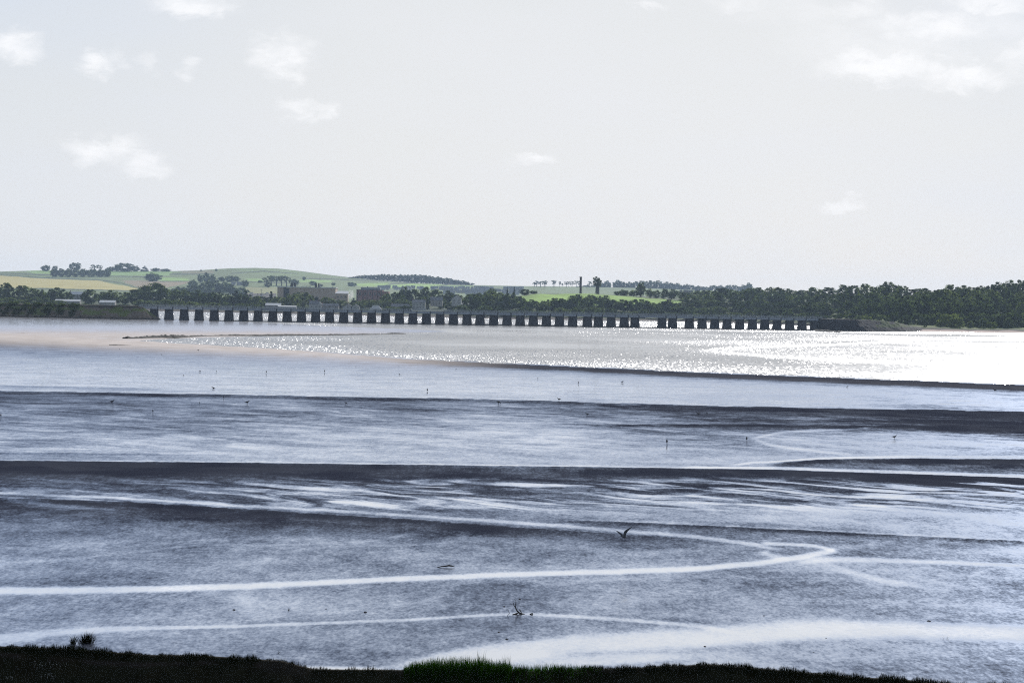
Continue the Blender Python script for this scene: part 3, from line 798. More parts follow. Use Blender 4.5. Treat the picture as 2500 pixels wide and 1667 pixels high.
# bushes by the right-hand beach
for i, (x, s, w, top, m) in enumerate([(2115, 70, 26, 768, LEAF_OLIVE), (2200, 76, 14, 771, LEAF_DARK), (2258, 78, 14, 772, LEAF_DARK), (2298, 120, 36, 756, LEAF_DARK), (2320, 95, 66, 763, LEAF_OLIVE), (2335, 80, 40, 771, LEAF_MID),
                              (2376, 110, 44, 764, LEAF_MID), (2400, 85, 30, 775, LEAF_DARK), (2400, 140, 34, 757, LEAF_MID), (2420, 84, 26, 784, LEAF_OLIVE), (2445, 110, 36, 762, LEAF_MID), (2462, 90, 28, 772, LEAF_DARK),
                              (2492, 115, 44, 762, LEAF_OLIVE), (2370, 84, 22, 782, LEAF_MID)]):
    p = land_point(x, s); h = max(float(zat(x, top, p[1])) - p[2], 2.0)
    where = 'alone on the abutment bank' if x < 2150 else f'{ordn(i)} from the left on the grass above the right-hand beach'
    tree('bush', p, h, w * p[1] / F * 1.15, m, f'{hue(m)} rounded bush, {where}', 'bushes above the right-hand beach', cat='bush', trunk=False)

# trees left: behind the embankment and the left half of the viaduct
L2 = [(-6, 700, 40, 'round'), (20, 687, 26, 'tall'), (62, 697, 52, 'round'), (100, 707, 30, 'broad'), (130, 701, 36, 'broad'), (160, 712, 26, 'round'), (215, 706, 36, 'round'), (250, 712, 26, 'broad'), (272, 708, 46, 'broad'),
      (305, 713, 20, 'tall'), (336, 712, 42, 'round'), (366, 690, 74, 'broad'), (405, 704, 44, 'round'), (440, 706, 40, 'broad'), (478, 708, 40, 'broad'), (505, 714, 34, 'round'), (524, 712, 32, 'broad'), (550, 718, 30, 'round'),
      (575, 709, 34, 'fir'), (598, 709, 22, 'fir'), (592, 716, 40, 'round'), (622, 722, 34, 'round'), (645, 722, 30, 'tall'), (660, 712, 16, 'fir'), (674, 724, 34, 'round'), (710, 718, 36, 'broad'),
      (738, 713, 46, 'round'), (772, 724, 26, 'fir'), (800, 725, 40, 'round'), (830, 732, 34, 'broad'), (862, 727, 22, 'fir'), (885, 732, 40, 'broad'), (915, 732, 44, 'broad'), (950, 730, 38, 'round'), (980, 730, 42, 'round'), (998, 728, 12, 'fir')]
for i, (x, top, w, kind) in enumerate(L2):
    p = land_point(x, 215 + random.uniform(-40, 40)) if x < 640 else land_point(x, 260 + random.uniform(-30, 40))
    h = max(float(zat(x, top, p[1])) - p[2], 6)
    m = LEAF_FIR if kind == 'fir' else (LEAF_MID if (x > 670 or random.random() < .4) else LEAF_DARK)
    tree(kind, p, h, w * p[1] / F * 1.4, m, f'{hue(m)} {"pointed" if kind == "fir" else "leafy"} tree, {ordn(i + 1)} from the left in the shore row behind the viaduct', 'trees along the shore behind the left half of the viaduct')
# low scrub row at their feet
xs = []; x = -10
while x < 1000: xs.append(x); x += random.uniform(24, 40)
for i, x in enumerate(xs):
    p = land_point(x, 120 + random.uniform(-25, 25)); top = float(poly(x, [(0, 726), (400, 732), (640, 740), (1000, 748)])) + random.uniform(-5, 5)
    if 150 < x < 300: top += 8
    if 640 < x < 940: top += 9
    h = max(float(zat(x, top, p[1])) - p[2], 2.5); m = random.choice((LEAF_DARK, LEAF_MID, LEAF_MID))
    tree('bush', p, h, 40 * p[1] / F * random.uniform(1.1, 1.4), m, f'{hue(m)} scrub bush, {ordn(i + 1)} from the left along the far waterline', 'scrub along the far waterline', cat='bush', trunk=False)

# hillside trees: x, base, top, width, kind
HT = [(108, 662, 647, 18, 'round'), (130, 664, 648, 12, 'tall'), (131, 676, 656, 18, 'round'), (147, 676, 655, 18, 'round'), (163, 676, 655, 18, 'round'), (181, 660, 641, 25, 'round'), (182, 676, 655, 18, 'round'), (200, 676, 656, 18, 'round'),
      (220, 676, 656, 22, 'broad'), (240, 676, 657, 18, 'round'), (258, 676, 656, 20, 'round'), (228, 662, 645, 18, 'pine'), (241, 662, 647, 12, 'pine'), (268, 662, 651, 18, 'round'), (283, 662, 648, 16, 'round'), (303, 663, 642, 36, 'round'),
      (326, 663, 649, 20, 'broad'), (350, 663, 649, 18, 'fir'), (376, 663, 654, 18, 'broad'), (400, 663, 656, 22, 'broad'), (370, 687, 666, 34, 'round'), (488, 662, 658.5, 5, 'round'), (525, 662, 656, 5, 'round')]
for i, (x, b, t, w, kind) in enumerate(HT):
    p = hill_point(x, b); h = (b - t) * p[1] / F
    where = {370: 'alone at the edge of the brown field', 303: 'largest of the hilltop clump', 181: 'tallest of the left hilltop row'}.get(x, f'{ordn(i + 1)} counted along the left hilltop')
    tree(kind, p, h, w * p[1] / F * 1.4, LEAF_DARK, f'hazy {"pine" if kind == "pine" else "round"} tree, {where}', 'trees on the left hilltop', trunk=(kind == 'pine'))
# bluish wood on the hillside above the left viaduct
HW = [(445, 722, 700, 40), (475, 722, 695, 40), (500, 718, 686, 38), (487, 690, 669, 14), (502, 690, 665, 18), (516, 690, 670, 16), (520, 716, 684, 38), (545, 716, 688, 40), (470, 705, 683, 26), (565, 720, 696, 40), (540, 687, 676, 20), (558, 688, 673, 22),
      (572, 688, 674, 20), (590, 722, 702, 34), (425, 724, 704, 36), (596, 700, 684, 18), (632, 690, 684, 12), (740, 684, 675, 9), (762, 697, 686, 16), (812, 697, 690, 10), (856, 699, 689, 24), (780, 700, 693, 12)]
for i, (x, b, t, w) in enumerate(HW):
    p = hill_point(x, b); h = (b - t) * p[1] / F
    tree(random.choice(['round', 'broad']), p, h, w * p[1] / F * 1.15, LEAF_DARK, f'blue-hazed tree, {ordn(i + 1)} in the wood on the slope left of the tan factory', 'trees of the hillside wood', trunk=False)
# umbrella pine clump
for i, (x, b, t, w) in enumerate([(648, 700, 676, 24), (660, 698, 672, 24), (672, 698, 671, 26), (685, 698, 671, 26), (697, 699, 673, 24), (652, 702, 688, 18), (718, 698, 681, 22)]):
    p = hill_point(x, b); h = (b - t) * p[1] / F
    tree('round' if i in (5, 6) else 'pine', p, h, w * p[1] / F * 1.15, LEAF_DARK, f'flat-topped hazy pine, {ordn(i + 1)} in the clump above the tan factory', 'pine clump above the factory')
# hill wood in the middle
xs = np.arange(855, 1148, 10.0)
for i, x in enumerate(xs):
    x = float(x); t = float(poly(x, [(850, 676), (890, 671), (930, 667), (970, 666), (1030, 668), (1060, 674), (1110, 681), (1140, 689), (1150, 694)])) + random.uniform(-1, 1)
    b = float(poly(x, [(850, 679), (960, 683), (1040, 691), (1150, 696)])); p = hill_point(x, b); h = max((b - t) * p[1] / F, 3)
    tree('round', p, h, 17 * p[1] / F * random.uniform(1.1, 1.4), LEAF_DARK, f'small hazy tree, {ordn(i + 1)} from the left in the wood on the middle hill', 'wood on the middle hill', trunk=False)
# hazy line of trees right of the tower
xs = np.arange(1400, 1835, 17.0)
for i, x in enumerate(xs):
    x = float(x) + random.uniform(-4, 4)
    t = float(poly(x, [(1330, 703), (1400, 699), (1425, 697), (1470, 688), (1500, 684), (1530, 686), (1560, 688), (1600, 684), (1625, 687), (1640, 690), (1675, 691), (1730, 699), (1760, 694), (1800, 695), (1825, 690), (1850, 698)])) + random.uniform(-2, 3)
    Y = 6650.0; b = float(hill_sky(x)) + 5; p = np.array([float(xat(x, Y)), Y, float(zat(x, b, Y))]); h = (b - t) * Y / F
    tree(random.choice(['round', 'round', 'broad']), p, h, 22 * Y / F * random.uniform(1.1, 1.4), LEAF_DARK, f'blue-hazed tree, {ordn(i + 1)} from the left on the skyline behind the green field', 'skyline trees behind the green field', trunk=False)
# pines on the skyline
for i, (x, b, t, w) in enumerate([(1332, 699, 686, 11), (1338, 699, 685, 12), (1347, 699, 686, 14), (1356, 700, 685, 14), (1360, 700, 684, 10), (1378, 700, 683, 11), (1382, 700, 684, 8), (1394, 700, 686, 7), (1400, 700, 691, 6),
                                  (1410, 700, 685, 10), (1416, 701, 686, 8), (1424, 700, 686, 10), (1435, 700, 684, 9), (1442, 700, 685, 8), (1467, 701, 686, 12)]):
    x = x - 30 if x < 1416 else x - 30
    p = hill_point(x, float(hill_sky(x)) + 1.5); h = (float(hill_sky(x)) + 1.5 - (t)) * p[1] / F
    x2 = x
    tree('pine', p, h, w * p[1] / F * 1.2, LEAF_DARK, f'thin tall pine, {ordn(i + 1)} from the left in the skyline row beside the brick tower', 'skyline pines beside the brick tower')
# trees of the village and behind the field
VT = [(870, 260, 736, 34), (940, 300, 715, 30), (965, 320, 712, 34), (985, 420, 700, 32), (1010, 430, 703, 30), (1035, 440, 700, 34), (1060, 430, 704, 34), (1090, 380, 709, 30), (1118, 330, 716, 30), (1042, 230, 730, 12), (1028, 300, 722, 26),
      (1075, 270, 728, 28), (1098, 220, 738, 30), (1128, 230, 728, 30), (1140, 280, 718, 30), (1160, 330, 715, 34), (1195, 380, 704, 34), (1236, 430, 702, 8), (1253, 430, 701, 8), (1278, 440, 706, 26), (1300, 440, 709, 22),
      (1520, 430, 707, 26), (1545, 430, 708, 26), (1562, 420, 690, 22), (1585, 430, 705, 20), (1600, 430, 708, 20), (1618, 430, 705, 22), (1638, 420, 706, 32), (1505, 430, 711, 20)]
for i, (x, s, t, w) in enumerate(VT):
    p = land_point(x, s); h = max(float(zat(x, t, p[1])) - p[2], 3); kind = 'fir' if w < 14 else random.choice(['round', 'broad', 'tall'])
    m = LEAF_FIR if kind == 'fir' else random.choice((LEAF_MID, LEAF_DARK))
    side = 'among the houses of the village' if x < 1180 else 'along the top edge of the green field'
    tree(kind, p, h, w * p[1] / F * 1.15, m, f'{hue(m)} tree, {ordn(i + 1) if x < 1180 else ordn(i - 15)} from the left {side}', 'village and field-edge trees', trunk=(w < 14 or x > 1180))

# ------------------------------------------------------------------ viaduct
STONE = plain('pier_stone', (0.050, 0.050, 0.062), 0.9, 0.3, 0.8)
GIRD = plain('girder_paint', (0.35, 0.38, 0.43), 0.6, 0.10, 0.4)
RAILM = plain('railing_paint', (0.40, 0.43, 0.47), 0.6, 0.15, 0.4)
DARKM = plain('dark_iron', (0.03, 0.032, 0.04), 0.7, 0.2, 1.0)
RUBBLE = plain('rubble', (0.04, 0.037, 0.034), 0.95, 0.45, 1.2)
VL = np.array([xat(375, 1415.0), 1415.0]); VR = np.array([xat(1988, 1548.0), 1548.0])
vlen = float(np.linalg.norm(VR - VL)); vdir = (VR - VL) / vlen; vang = math.atan2(vdir[1], vdir[0])
def along(px):
    """distance along the bridge line where it is seen at px"""
    k = (px - CX) / F
    return float((k * VL[1] - VL[0]) / (vdir[0] - k * vdir[1]))
via = empty('railway_viaduct', (VL[0], VL[1], 0), 'long low railway viaduct on many dark stone piers crossing the estuary', 'viaduct', rz=vang)
ts = [along(p) for p in PIERS]
DECK = 6.75
def pier_verts(t, k):
    mb = MB(); r = random.Random(k)
    w0, w1, l0, l1 = 2.72, 2.3, 2.6, 2.2
    lv = [(-1.5, w0 + .25, l0 + .25), (0.55, w0 + .2, l0 + .2), (0.6, w0, l0), (DECK - .75, w1, l1), (DECK - .7, w1 + .14, l1 + .14), (DECK - .25, w1 + .14, l1 + .14), (DECK - .2, w1 - .1, l1 - .1), (DECK, w1 - .1, l1 - .1)]
    vs = []; ch = 0.55
    for z, w, l in lv:
        vs += [(t - w + ch, -l, z), (t + w - ch, -l, z), (t + w, -l + ch, z), (t + w, l - ch, z), (t + w - ch, l, z), (t - w + ch, l, z), (t - w, l - ch, z), (t - w, -l + ch, z)]
    fs = []
    for i in range(len(lv) - 1):
        for q in range(8): fs.append((i * 8 + q, i * 8 + (q + 1) % 8, (i + 1) * 8 + (q + 1) % 8, (i + 1) * 8 + q))
    fs.append(tuple((len(lv) - 1) * 8 + q for q in range(8)))
    mb.add(vs, fs); return mb
for k, t in enumerate(ts):
    pr = pier_verts(t, k).build('pier', STONE, via)
    mb = MB(); mb.box(t + 1.55, t + 2.05, -2.75, -2.51, DECK - .9, DECK + 1.4); mb.box(t + 1.5, t + 2.1, -2.8, -2.51, DECK + 1.4, DECK + 1.55)
    mb.build('pilaster', DARKM, pr)
ends = [ts[0] - 9.0] + [(a + 1.8) for a in ts] + [ts[-1] + 5]
for a, b in zip(ends[:-1], ends[1:]):
    mb = MB()
    for y in (-2.5, 2.2):
        mb.box(a + .06, b - .06, y, y + .3, DECK + .1, DECK + 1.45)
        mb.box(a + .04, b - .04, y - .12, y + .42, DECK + 1.45, DECK + 1.6); mb.box(a + .04, b - .04, y - .12, y + .42, DECK, DECK + .1)
    n = max(2, int((b - a) / 1.6))
    for q in range(1, n):
        x = a + (b - a) * q / n; mb.box(x - .05, x + .05, -2.62, -2.5, DECK + .1, DECK + 1.45)
    mb.build('girder', GIRD, via)
mb = MB(); mb.box(ends[0], ends[-1], -2.19, 2.19, DECK + .9, DECK + 1.35); mb.build('deck', DARKM, via)
for side, nm in ((-2.45, 'near'), (2.4, 'far')):
    mb = MB()
    x = ends[0]
    while x < ends[-1]:
        mb.box(x - .05, x + .05, side, side + .1, DECK + 1.6, DECK + 2.75); x += 1.15
    for z in (2.05, 2.4, 2.75):
        mb.box(ends[0], ends[-1], side - .02, side + .12, DECK + z - .045, DECK + z + .045)
    mb.build('railing', RAILM, via)
mb = MB()
for y in (-.95, -.55, .55, .95)[1:3]:
    mb.box(ends[0], ends[-1], y - .04, y + .04, DECK + 1.35, DECK + 1.5)
mb.build('rail', DARKM, via)
# rubble sill between the pier feet
def rubble_ridge(name, path, hw, hh, mat, parent=None, seed=0, dz=0.0, step=0.6, gap=None):
    """lumpy ridge of tipped stone following a path of (x, y)"""
    P = np.array(path, float); seg = np.linalg.norm(np.diff(P, axis=0), axis=1); L = np.concatenate([[0], np.cumsum(seg)])
    n = int(L[-1] / step) + 1; tt = np.linspace(0, L[-1], n)
    X = np.interp(tt, L, P[:, 0]); Y = np.interp(tt, L, P[:, 1])
    dx = np.gradient(X); dy = np.gradient(Y); m = np.hypot(dx, dy); nx, ny = -dy / m, dx / m
    prof = np.array([-1.3, -1, -.6, -.2, .2, .6, 1, 1.3]); hz = np.array([-1.4, .1, .75, 1, 1, .75, .1, -1.4])
    hhv = hh if np.isscalar(hh) else np.interp(np.linspace(0, 1, n), np.linspace(0, 1, len(hh)), hh)
    V = []
    for j, (o, h) in enumerate(zip(prof, hz)):
        nz = fbm(tt / 1.6 + j * .7, tt * 0 + j * 3.1, 3, seed + j)
        nz2 = fbm(tt / 9.0, tt * 0 + 0.5, 2, seed + 50)
        off = o * hw * (0.75 + .5 * nz)
        zz = h * hhv * (0.35 + 1.3 * nz) * (0.45 + 1.1 * nz2) + dz
        V.append(np.stack([X + nx * off, Y + ny * off, zz], -1))
    V = np.stack(V, 1); k = len(prof); idx = np.arange(n * k).reshape(n, k)
    f = np.stack([idx[:-1, :-1], idx[:-1, 1:], idx[1:, 1:], idx[1:, :-1]], -1).reshape(-1, 4)
    return mesh_obj(name, V.reshape(-1, 3), f, mat, parent)
rubble_ridge('sill', [(ts[4], -3.4), (ts[-1] + 4, -3.4)], 1.0, [.35, .6, .65, .6, .5, .9], RUBBLE, via, 3)
# training wall of rocks on the sand
pts = [(305, 824.5), (345, 824), (352, 823.5), (420, 822), (500, 818.5), (600, 817), (700, 815.8), (800, 815), (900, 813.5), (985, 812)]
path = [tuple(on_z(np.array(x), np.array(y + 2.0), 0.25)[:2]) for x, y in pts]
tag(rubble_ridge('rock_wall', path, 1.3, [.65, .85, .5, .5, .45, .42, .36, .3, .2, .12], RUBBLE, None, 9, 0.12), 'long thin line of dark rocks running over the sand below the viaduct', 'rock wall')
pts = [(946, 811), (985, 812)]; path = [tuple(on_z(np.array(x), np.array(y + .5), 0.2)[:2]) for x, y in pts]
tag(rubble_ridge('rock_wall', path, .7, [.12, .16, .06], RUBBLE, None, 14, 0.06), 'short outlying row of dark stones at the thin end of the rock line', 'rock wall')
for j, (pts, hh, lab) in enumerate([([(0, 770.5), (66, 773)], [.5, .6, .25], 'low dark ledge at the foot of the left embankment'),
                                   ([(105, 773.5), (200, 774.5), (300, 776), (385, 779)], [.2, .35, .5, .3, .15], 'broken line of weedy stones on the wet sand below the embankment'),
                                   ([(16, 811.5), (60, 812)], [.12, .12], 'thin line of wrack on the pink sand at the left'),
                                   ([(268, 842.5), (320, 843)], [.15, .2, .1], 'thin dark line of stones below the end of the rock wall')]):
    path = [tuple(on_z(np.array(x), np.array(y), 0.3)[:2]) for x, y in pts]
    tag(rubble_ridge('stone_line', path, .9, hh, RUBBLE, None, 20 + j, 0.2), lab, 'stone line')

# ------------------------------------------------------------------ embankments at both ends of the viaduct
EMB = vcol_mat('embankment_cover', 0.95, 0.25, 0.4, 1.5)
def embankment(name, path, top, half_top, half_base, paint, tipcone=None, seed=0):
    P = np.array(path, float); seg = np.linalg.norm(np.diff(P, axis=0), axis=1); L = np.concatenate([[0], np.cumsum(seg)])
    n = int(L[-1] / 1.2) + 1; tt = np.linspace(0, L[-1], n)
    X = np.interp(tt, L, P[:, 0]); Y = np.interp(tt, L, P[:, 1]); dx = np.gradient(X); dy = np.gradient(Y); m = np.hypot(dx, dy); nx, ny = -dy / m, dx / m
    tv = np.interp(tt, L, top)
    us = np.concatenate([np.linspace(-1, -0.001, 16), np.linspace(0.001, 1, 16)])
    V = []; T = []
    for u in us:
        a = abs(u); sgn = 1 if u > 0 else -1
        flat = 0.25
        if a < flat: off = sgn * half_top * a / flat; h = np.ones(n)
        else:
            q = (a - flat) / (1 - flat); off = sgn * (half_top + (half_base - half_top) * q); h = 1 - q + 0 * tt
        nzv = fbm(tt / 3.5, tt * 0 + u * 9, 4, seed) - .5
        z = -1.2 + (tv + 1.2) * h + nzv * 1.3 * (0.3 + (1 - np.abs(h - .5) * 1.6))
        V.append(np.stack([X + nx * off, Y + ny * off, z], -1)); T.append(paint(tt, np.full(n, u), h, z))
    V = np.stack(V, 1); T = np.stack(T, 1); k = len(us); idx = np.arange(n * k).reshape(n, k)
    f = np.stack([idx[:-1, :-1], idx[:-1, 1:], idx[1:, 1:], idx[1:, :-1]], -1).reshape(-1, 4)
    v = V.reshape(-1, 3); f = [tuple(q) for q in f.tolist()] + [tuple(idx[0]), tuple(idx[-1][::-1])]
    return tag(mesh_obj(name, v, f, EMB, None, False, attrs={'tint': T.reshape(-1, 3)}), kind='structure')
def paint_left(t, u, h, z):
    c = np.zeros((len(t), 3)); c[:] = (0.13, 0.105, 0.085)
    n = fbm(t / 6, u * 7, 3, 77)
    c[(n > .52) & (z > 2.2)] = (0.10, 0.12, 0.04); c[z < 1.2] = (0.04, 0.034, 0.03); c[z > 7.3] = (0.04, 0.036, 0.032)
    return c
A0 = VL + vdir * -3.0
def ptxy(px, Y): return (float(xat(px, Y)), Y)
embankment('embankment', [ptxy(-900, 1600), ptxy(-300, 1470), ptxy(0, 1425), ptxy(200, 1412), ptxy(330, 1409), ptxy(347, 1411), tuple(ptxy(372, 1413)), tuple(ptxy(394, 1415))],
           [8.2, 8.2, 8.3, 8.4, 8.5, 7.6, 3.2, -0.5], 4.2, 15, paint_left, seed=5)
def paint_right(t, u, h, z):
    c = np.zeros((len(t), 3)); c[:] = (0.032, 0.030, 0.034)
    n = fbm(t / 7, u * 7, 3, 78); c[(t > 46) & (z > 3.0) & (n > .4)] = (0.05, 0.07, 0.024); c[z < 1] = (0.026, 0.024, 0.022)
    return c
e0 = VL + vdir * (ts[-1] + 2.0)
embankment('embankment', [tuple(e0), tuple(VL + vdir * (ts[-1] + 26)), ptxy(2130, 1585), ptxy(2172, 1610), ptxy(2205, 1660), ptxy(2240, 1720)],
           [8.1, 8.0, 7.6, 6.4, 4.0, 2.0], 5.0, 13, paint_right, seed=6)
# rocky apron in front of the right embankment
pts = [(1985, 806.5), (2020, 809), (2046, 810)]
path = [tuple(on_z(np.array(x), np.array(y), 0.2)[:2]) for x, y in pts]
tag(rubble_ridge('rock_apron', path, 2.6, [.9, .9, .4], RUBBLE, None, 41, 0.1), 'dark tumbled rocks at the foot of the right abutment', 'rocks')
pts = [(2072, 803), (2090, 804)]
path = [tuple(on_z(np.array(x), np.array(y), 0.25)[:2]) for x, y in pts]
tag(rubble_ridge('rock_apron', path, 1.6, [.5, .5, .3], RUBBLE, None, 42, 0.1), 'small patch of dark rocks on the pale beach right of the abutment', 'rocks')
# bushes along the top of the left embankment
for i, (x, w, t) in enumerate([(4, 30, 736), (34, 34, 733), (64, 30, 737), (92, 30, 734), (122, 32, 735), (150, 28, 737), (180, 32, 738), (202, 12, 745), (308, 9, 745)]):
    Y = float(poly(x, [(0, 1424), (200, 1411), (330, 1408)])) - 3.5; z0 = 4.2
    h = float(zat(x, t, Y)) - z0
    m = LEAF_DARK
    tree('bush', (float(xat(x, Y)), Y, z0), h, w * Y / F * 1.3, m, f'dark dense bush, {ordn(i + 1)} from the left on top of the left embankment', 'bushes on the left embankment', cat='bush', trunk=False)
# lower scrub on the embankment flank
for i, (x, w, t) in enumerate([(10, 26, 748), (44, 26, 747), (78, 26, 749), (112, 28, 748), (146, 26, 749), (176, 24, 751)]):
    Y = float(poly(x, [(0, 1424), (200, 1411), (330, 1408)])) - 9; z0 = 1.2
    tree('bush', (float(xat(x, Y)), Y, z0), float(zat(x, t, Y)) - z0, w * Y / F * 1.2, LEAF_DARK, f'dark scrub clump, {ordn(i + 1)} from the left on the flank of the left embankment', 'scrub on the embankment flank', cat='bush', trunk=False)

# ------------------------------------------------------------------ buildings
TAN = plain('tan_cladding', (0.44, 0.35, 0.27), 0.8, 0.12, 0.05)
BRICK = plain('red_brick', (0.26, 0.13, 0.115), 0.9, 0.2, 0.2)
WHITEW = plain('white_render', (0.40, 0.40, 0.39), 0.85, 0.08, 0.3)
GREYW = plain('grey_render', (0.30, 0.29, 0.28), 0.85, 0.15, 0.3)
SLATE = plain('slate_roof', (0.17, 0.175, 0.19), 0.9, 0.2, 0.5, 0.05)
PALER = plain('pale_sheet_roof', (0.55, 0.55, 0.55), 0.6, 0.06, 0.2, 0.3)
GLASSM = plain('window_glass', (0.03, 0.035, 0.04), 0.15, 0.1, 1.0, 0.5)
METAL = plain('grey_metal', (0.25, 0.26, 0.28), 0.5, 0.1, 0.5)
def place(px, Y, base_py=None, z=None):
    return (float(xat(px, Y)), Y, float(zat(px, base_py, Y)) if z is None else z)
def house(px, Y, base_py, w, d, wh, rh, wall, roof, label, name='house', rz=0.0, chim=1, win=3, group=None, gable_front=False):
    e = empty(name, place(px, Y, base_py), label, 'house' if name == 'house' else 'building', group, rz + (math.pi / 2 if gable_front else 0))
    if gable_front: w, d = d, w
    mb = MB(); mb.box(-w / 2, w / 2, -d / 2, d / 2, -1.5, wh)
    mb.add([(-w / 2, -d / 2, wh), (-w / 2, d / 2, wh), (-w / 2, 0, wh + rh - .1), (w / 2, -d / 2, wh), (w / 2, d / 2, wh), (w / 2, 0, wh + rh - .1)], [(1, 0, 2), (3, 4, 5)])
    mb.build('wall', wall, e)
    mb = MB(); o = .35; th = .18
    for s in (-1, 1):
        y1 = s * (d / 2 + o); z1 = wh - o * rh / (d / 2)
        mb.add([(-w / 2 - o, y1, z1), (w / 2 + o, y1, z1), (w / 2 + o, 0, wh + rh), (-w / 2 - o, 0, wh + rh), (-w / 2 - o, y1, z1 + th), (w / 2 + o, y1, z1 + th), (w / 2 + o, 0, wh + rh + th), (-w / 2 - o, 0, wh + rh + th)],
               [(0, 1, 2, 3), (4, 5, 6, 7), (0, 1, 5, 4), (1, 2, 6, 5), (3, 0, 4, 7)])
    r = mb.build('roof', roof, e)
    for c in range(chim):
        mb = MB(); x = (-w / 2 + .5) if c == 0 else (w / 2 - .5); mb.box(x - .45, x + .45, -.4, .4, wh + rh * .6, wh + rh + 1.1); mb.build('chimney', BRICK, r)
    if win:
        for q in range(win):
            x = -w / 2 + w * (q + .5) / win
            for zz in ((1.1, 3.6) if wh > 4.6 else (1.0,)):
                mb = MB()
                if gable_front: mb.box(-w / 2 - .05, -w / 2 + .05, -d / 2 + d * (q + .5) / win - .5, -d / 2 + d * (q + .5) / win + .5, zz, zz + 1.3)
                else: mb.box(x - .5, x + .5, -d / 2 - .05, -d / 2 + .05, zz, zz + 1.3)
                mb.build('window', GLASSM, e)
    return e
# tan factory
Y = 3000.0; m1 = Y / F
e = empty('factory', place(746, Y, 735), 'large flat-roofed tan factory hall behind the trees above the viaduct', 'factory')
def fx(px): return (px - 746) * m1
def fz(py): return (735 - py) * m1
mb = MB(); mb.box(fx(675), fx(690), 0, 40, -4, fz(702.5)); mb.box(fx(704), fx(817), 0, 40, -4, fz(703)); mb.build('wall', TAN, e)
mb = MB(); mb.box(fx(690) + .01, fx(704) - .01, 1.5, 40, -4, fz(703.4)); mb.build('loading_bay', DARKM, e)
mb = MB(); mb.box(fx(674), fx(818), -.6, 40.6, fz(702.4), fz(700.6)); rf = mb.build('roof', PALER, e)
for x, t in [(735, 698), (738, 697), (741, 698), (744, 697), (748, 697), (751, 698), (754, 697), (770, 696), (778, 694), (808, 697)]:
    mb = MB(); mb.tube([(fx(x), 10, fz(701)), (fx(x), 10, fz(t))], .35, 6); mb.build('flue', METAL, rf)
for x, w in ((709, 7), (717, 5), (768, 6), (775, 4)):
    mb = MB(); mb.box(fx(x - w / 2), fx(x + w / 2), 4, 9, fz(700.6), fz(692.5), .4, .4); mb.tube([(fx(x), 6.5, fz(692.5)), (fx(x), 6.5, fz(690.8))], .8, 8); mb.build('cooling_unit', DARKM, rf)
for x in (722, 741, 760, 779, 798):
    mb = MB(); mb.box(fx(x) - .3, fx(x) + .3, -.3, 0, -2, fz(703.5)); mb.build('pilaster', TAN, e)
e2 = empty('factory_annex', place(832, 2990.0, 735), 'smaller tan block with pale roof right of the tan factory', 'building')
mb = MB(); mb.box(-8, 8, 0, 16, -4, 9.6); mb.build('wall', TAN, e2)
mb = MB(); mb.add([(-9, -1, 9.6), (9, -1, 9.6), (8, 9, 13.2), (-6, 9, 13.2), (-8.4, 17, 9.6), (8.4, 17, 9.6)], [(0, 1, 2, 3), (3, 2, 5, 4), (0, 3, 4), (1, 5, 2)]); mb.build('roof', PALER, e2)
for x in (-5, 0, 5):
    mb = MB(); mb.box(x - 1.2, x + 1.2, -.08, .05, 4.4, 6.4); mb.build('window', GLASSM, e2)
# red brick block
Y = 2900.0; m1 = Y / F
e = empty('brick_factory', place(906, Y, 735), 'dark red brick factory block with a set-back grey top storey', 'factory')
def fx(px): return (px - 906) * m1
mb = MB(); mb.box(fx(868), fx(931), 0, 34, -4, fz(708)); mb.box(fx(931) + .003, fx(946), 3, 30, -4, fz(711)); mb.build('wall', BRICK, e)
mb = MB(); mb.box(fx(878), fx(925), 6, 28, fz(708), fz(702)); mb.build('top_storey', METAL, e)
mb = MB(); mb.box(fx(867), fx(932), -.4, 34.4, fz(708), fz(707.2)); mb.build('parapet', SLATE, e)
for x in (871, 884, 894, 907, 919, 929):
    mb = MB(); mb.box(fx(x) - .35, fx(x) + .35, -.35, 0, -3, fz(708.2)); mb.build('pilaster', DARKM, e)
for x in (877, 889, 901, 913, 924):
    mb = MB(); mb.box(fx(x) - 1.1, fx(x) + 1.1, -.06, .05, fz(722), fz(713)); mb.build('window', GLASSM, e)
mb = MB(); mb.tube([(fx(894), 10, fz(702)), (fx(894), 10, fz(699))], .7, 8); mb.build('flue', METAL, e)
# houses seen one by one
house(187, 2560.0, 730, 16, 10, 5, 3.2, GREYW, PALER, 'farmhouse with a sunlit pale roof among the left trees', name='farmhouse', rz=.2)
house(165, 2440.0, 741, 26, 9, 2.6, 1.6, GREYW, PALER, 'long low shed with pale roof left of the shiny shed', name='shed', chim=0, win=0)
house(262, 2400.0, 745, 16, 10, 2.8, 2.2, GREYW, PALER, 'shed with shiny white roof above the left embankment', name='shed', chim=0, win=0)
house(666, 2330.0, 752, 15, 9, 2.8, 2.0, GREYW, PALER, 'wide shed with pale roof above the eighth and ninth pier from the left', name='shed', chim=0, win=2)
house(700, 2320.0, 753, 18, 7, 1.8, .8, WHITEW, PALER, 'very low white-roofed shed right of the wide pale shed', name='shed', chim=0, win=0)
house(765, 2330.0, 753, 9, 8, 4.6, 3.0, WHITEW, SLATE, 'white cottage with dark roof at the waterside below the tan factory', chim=2, win=2)
house(779, 2325.0, 753, 5, 8, 4.0, 2.6, WHITEW, SLATE, 'white gable-fronted cottage beside the white cottage with dark roof', gable_front=True, chim=0, win=1)
house(805, 2330.0, 754, 17, 8, 3.0, 2.2, GREYW, SLATE, 'long low grey bungalow right of the white waterside cottages', win=3)
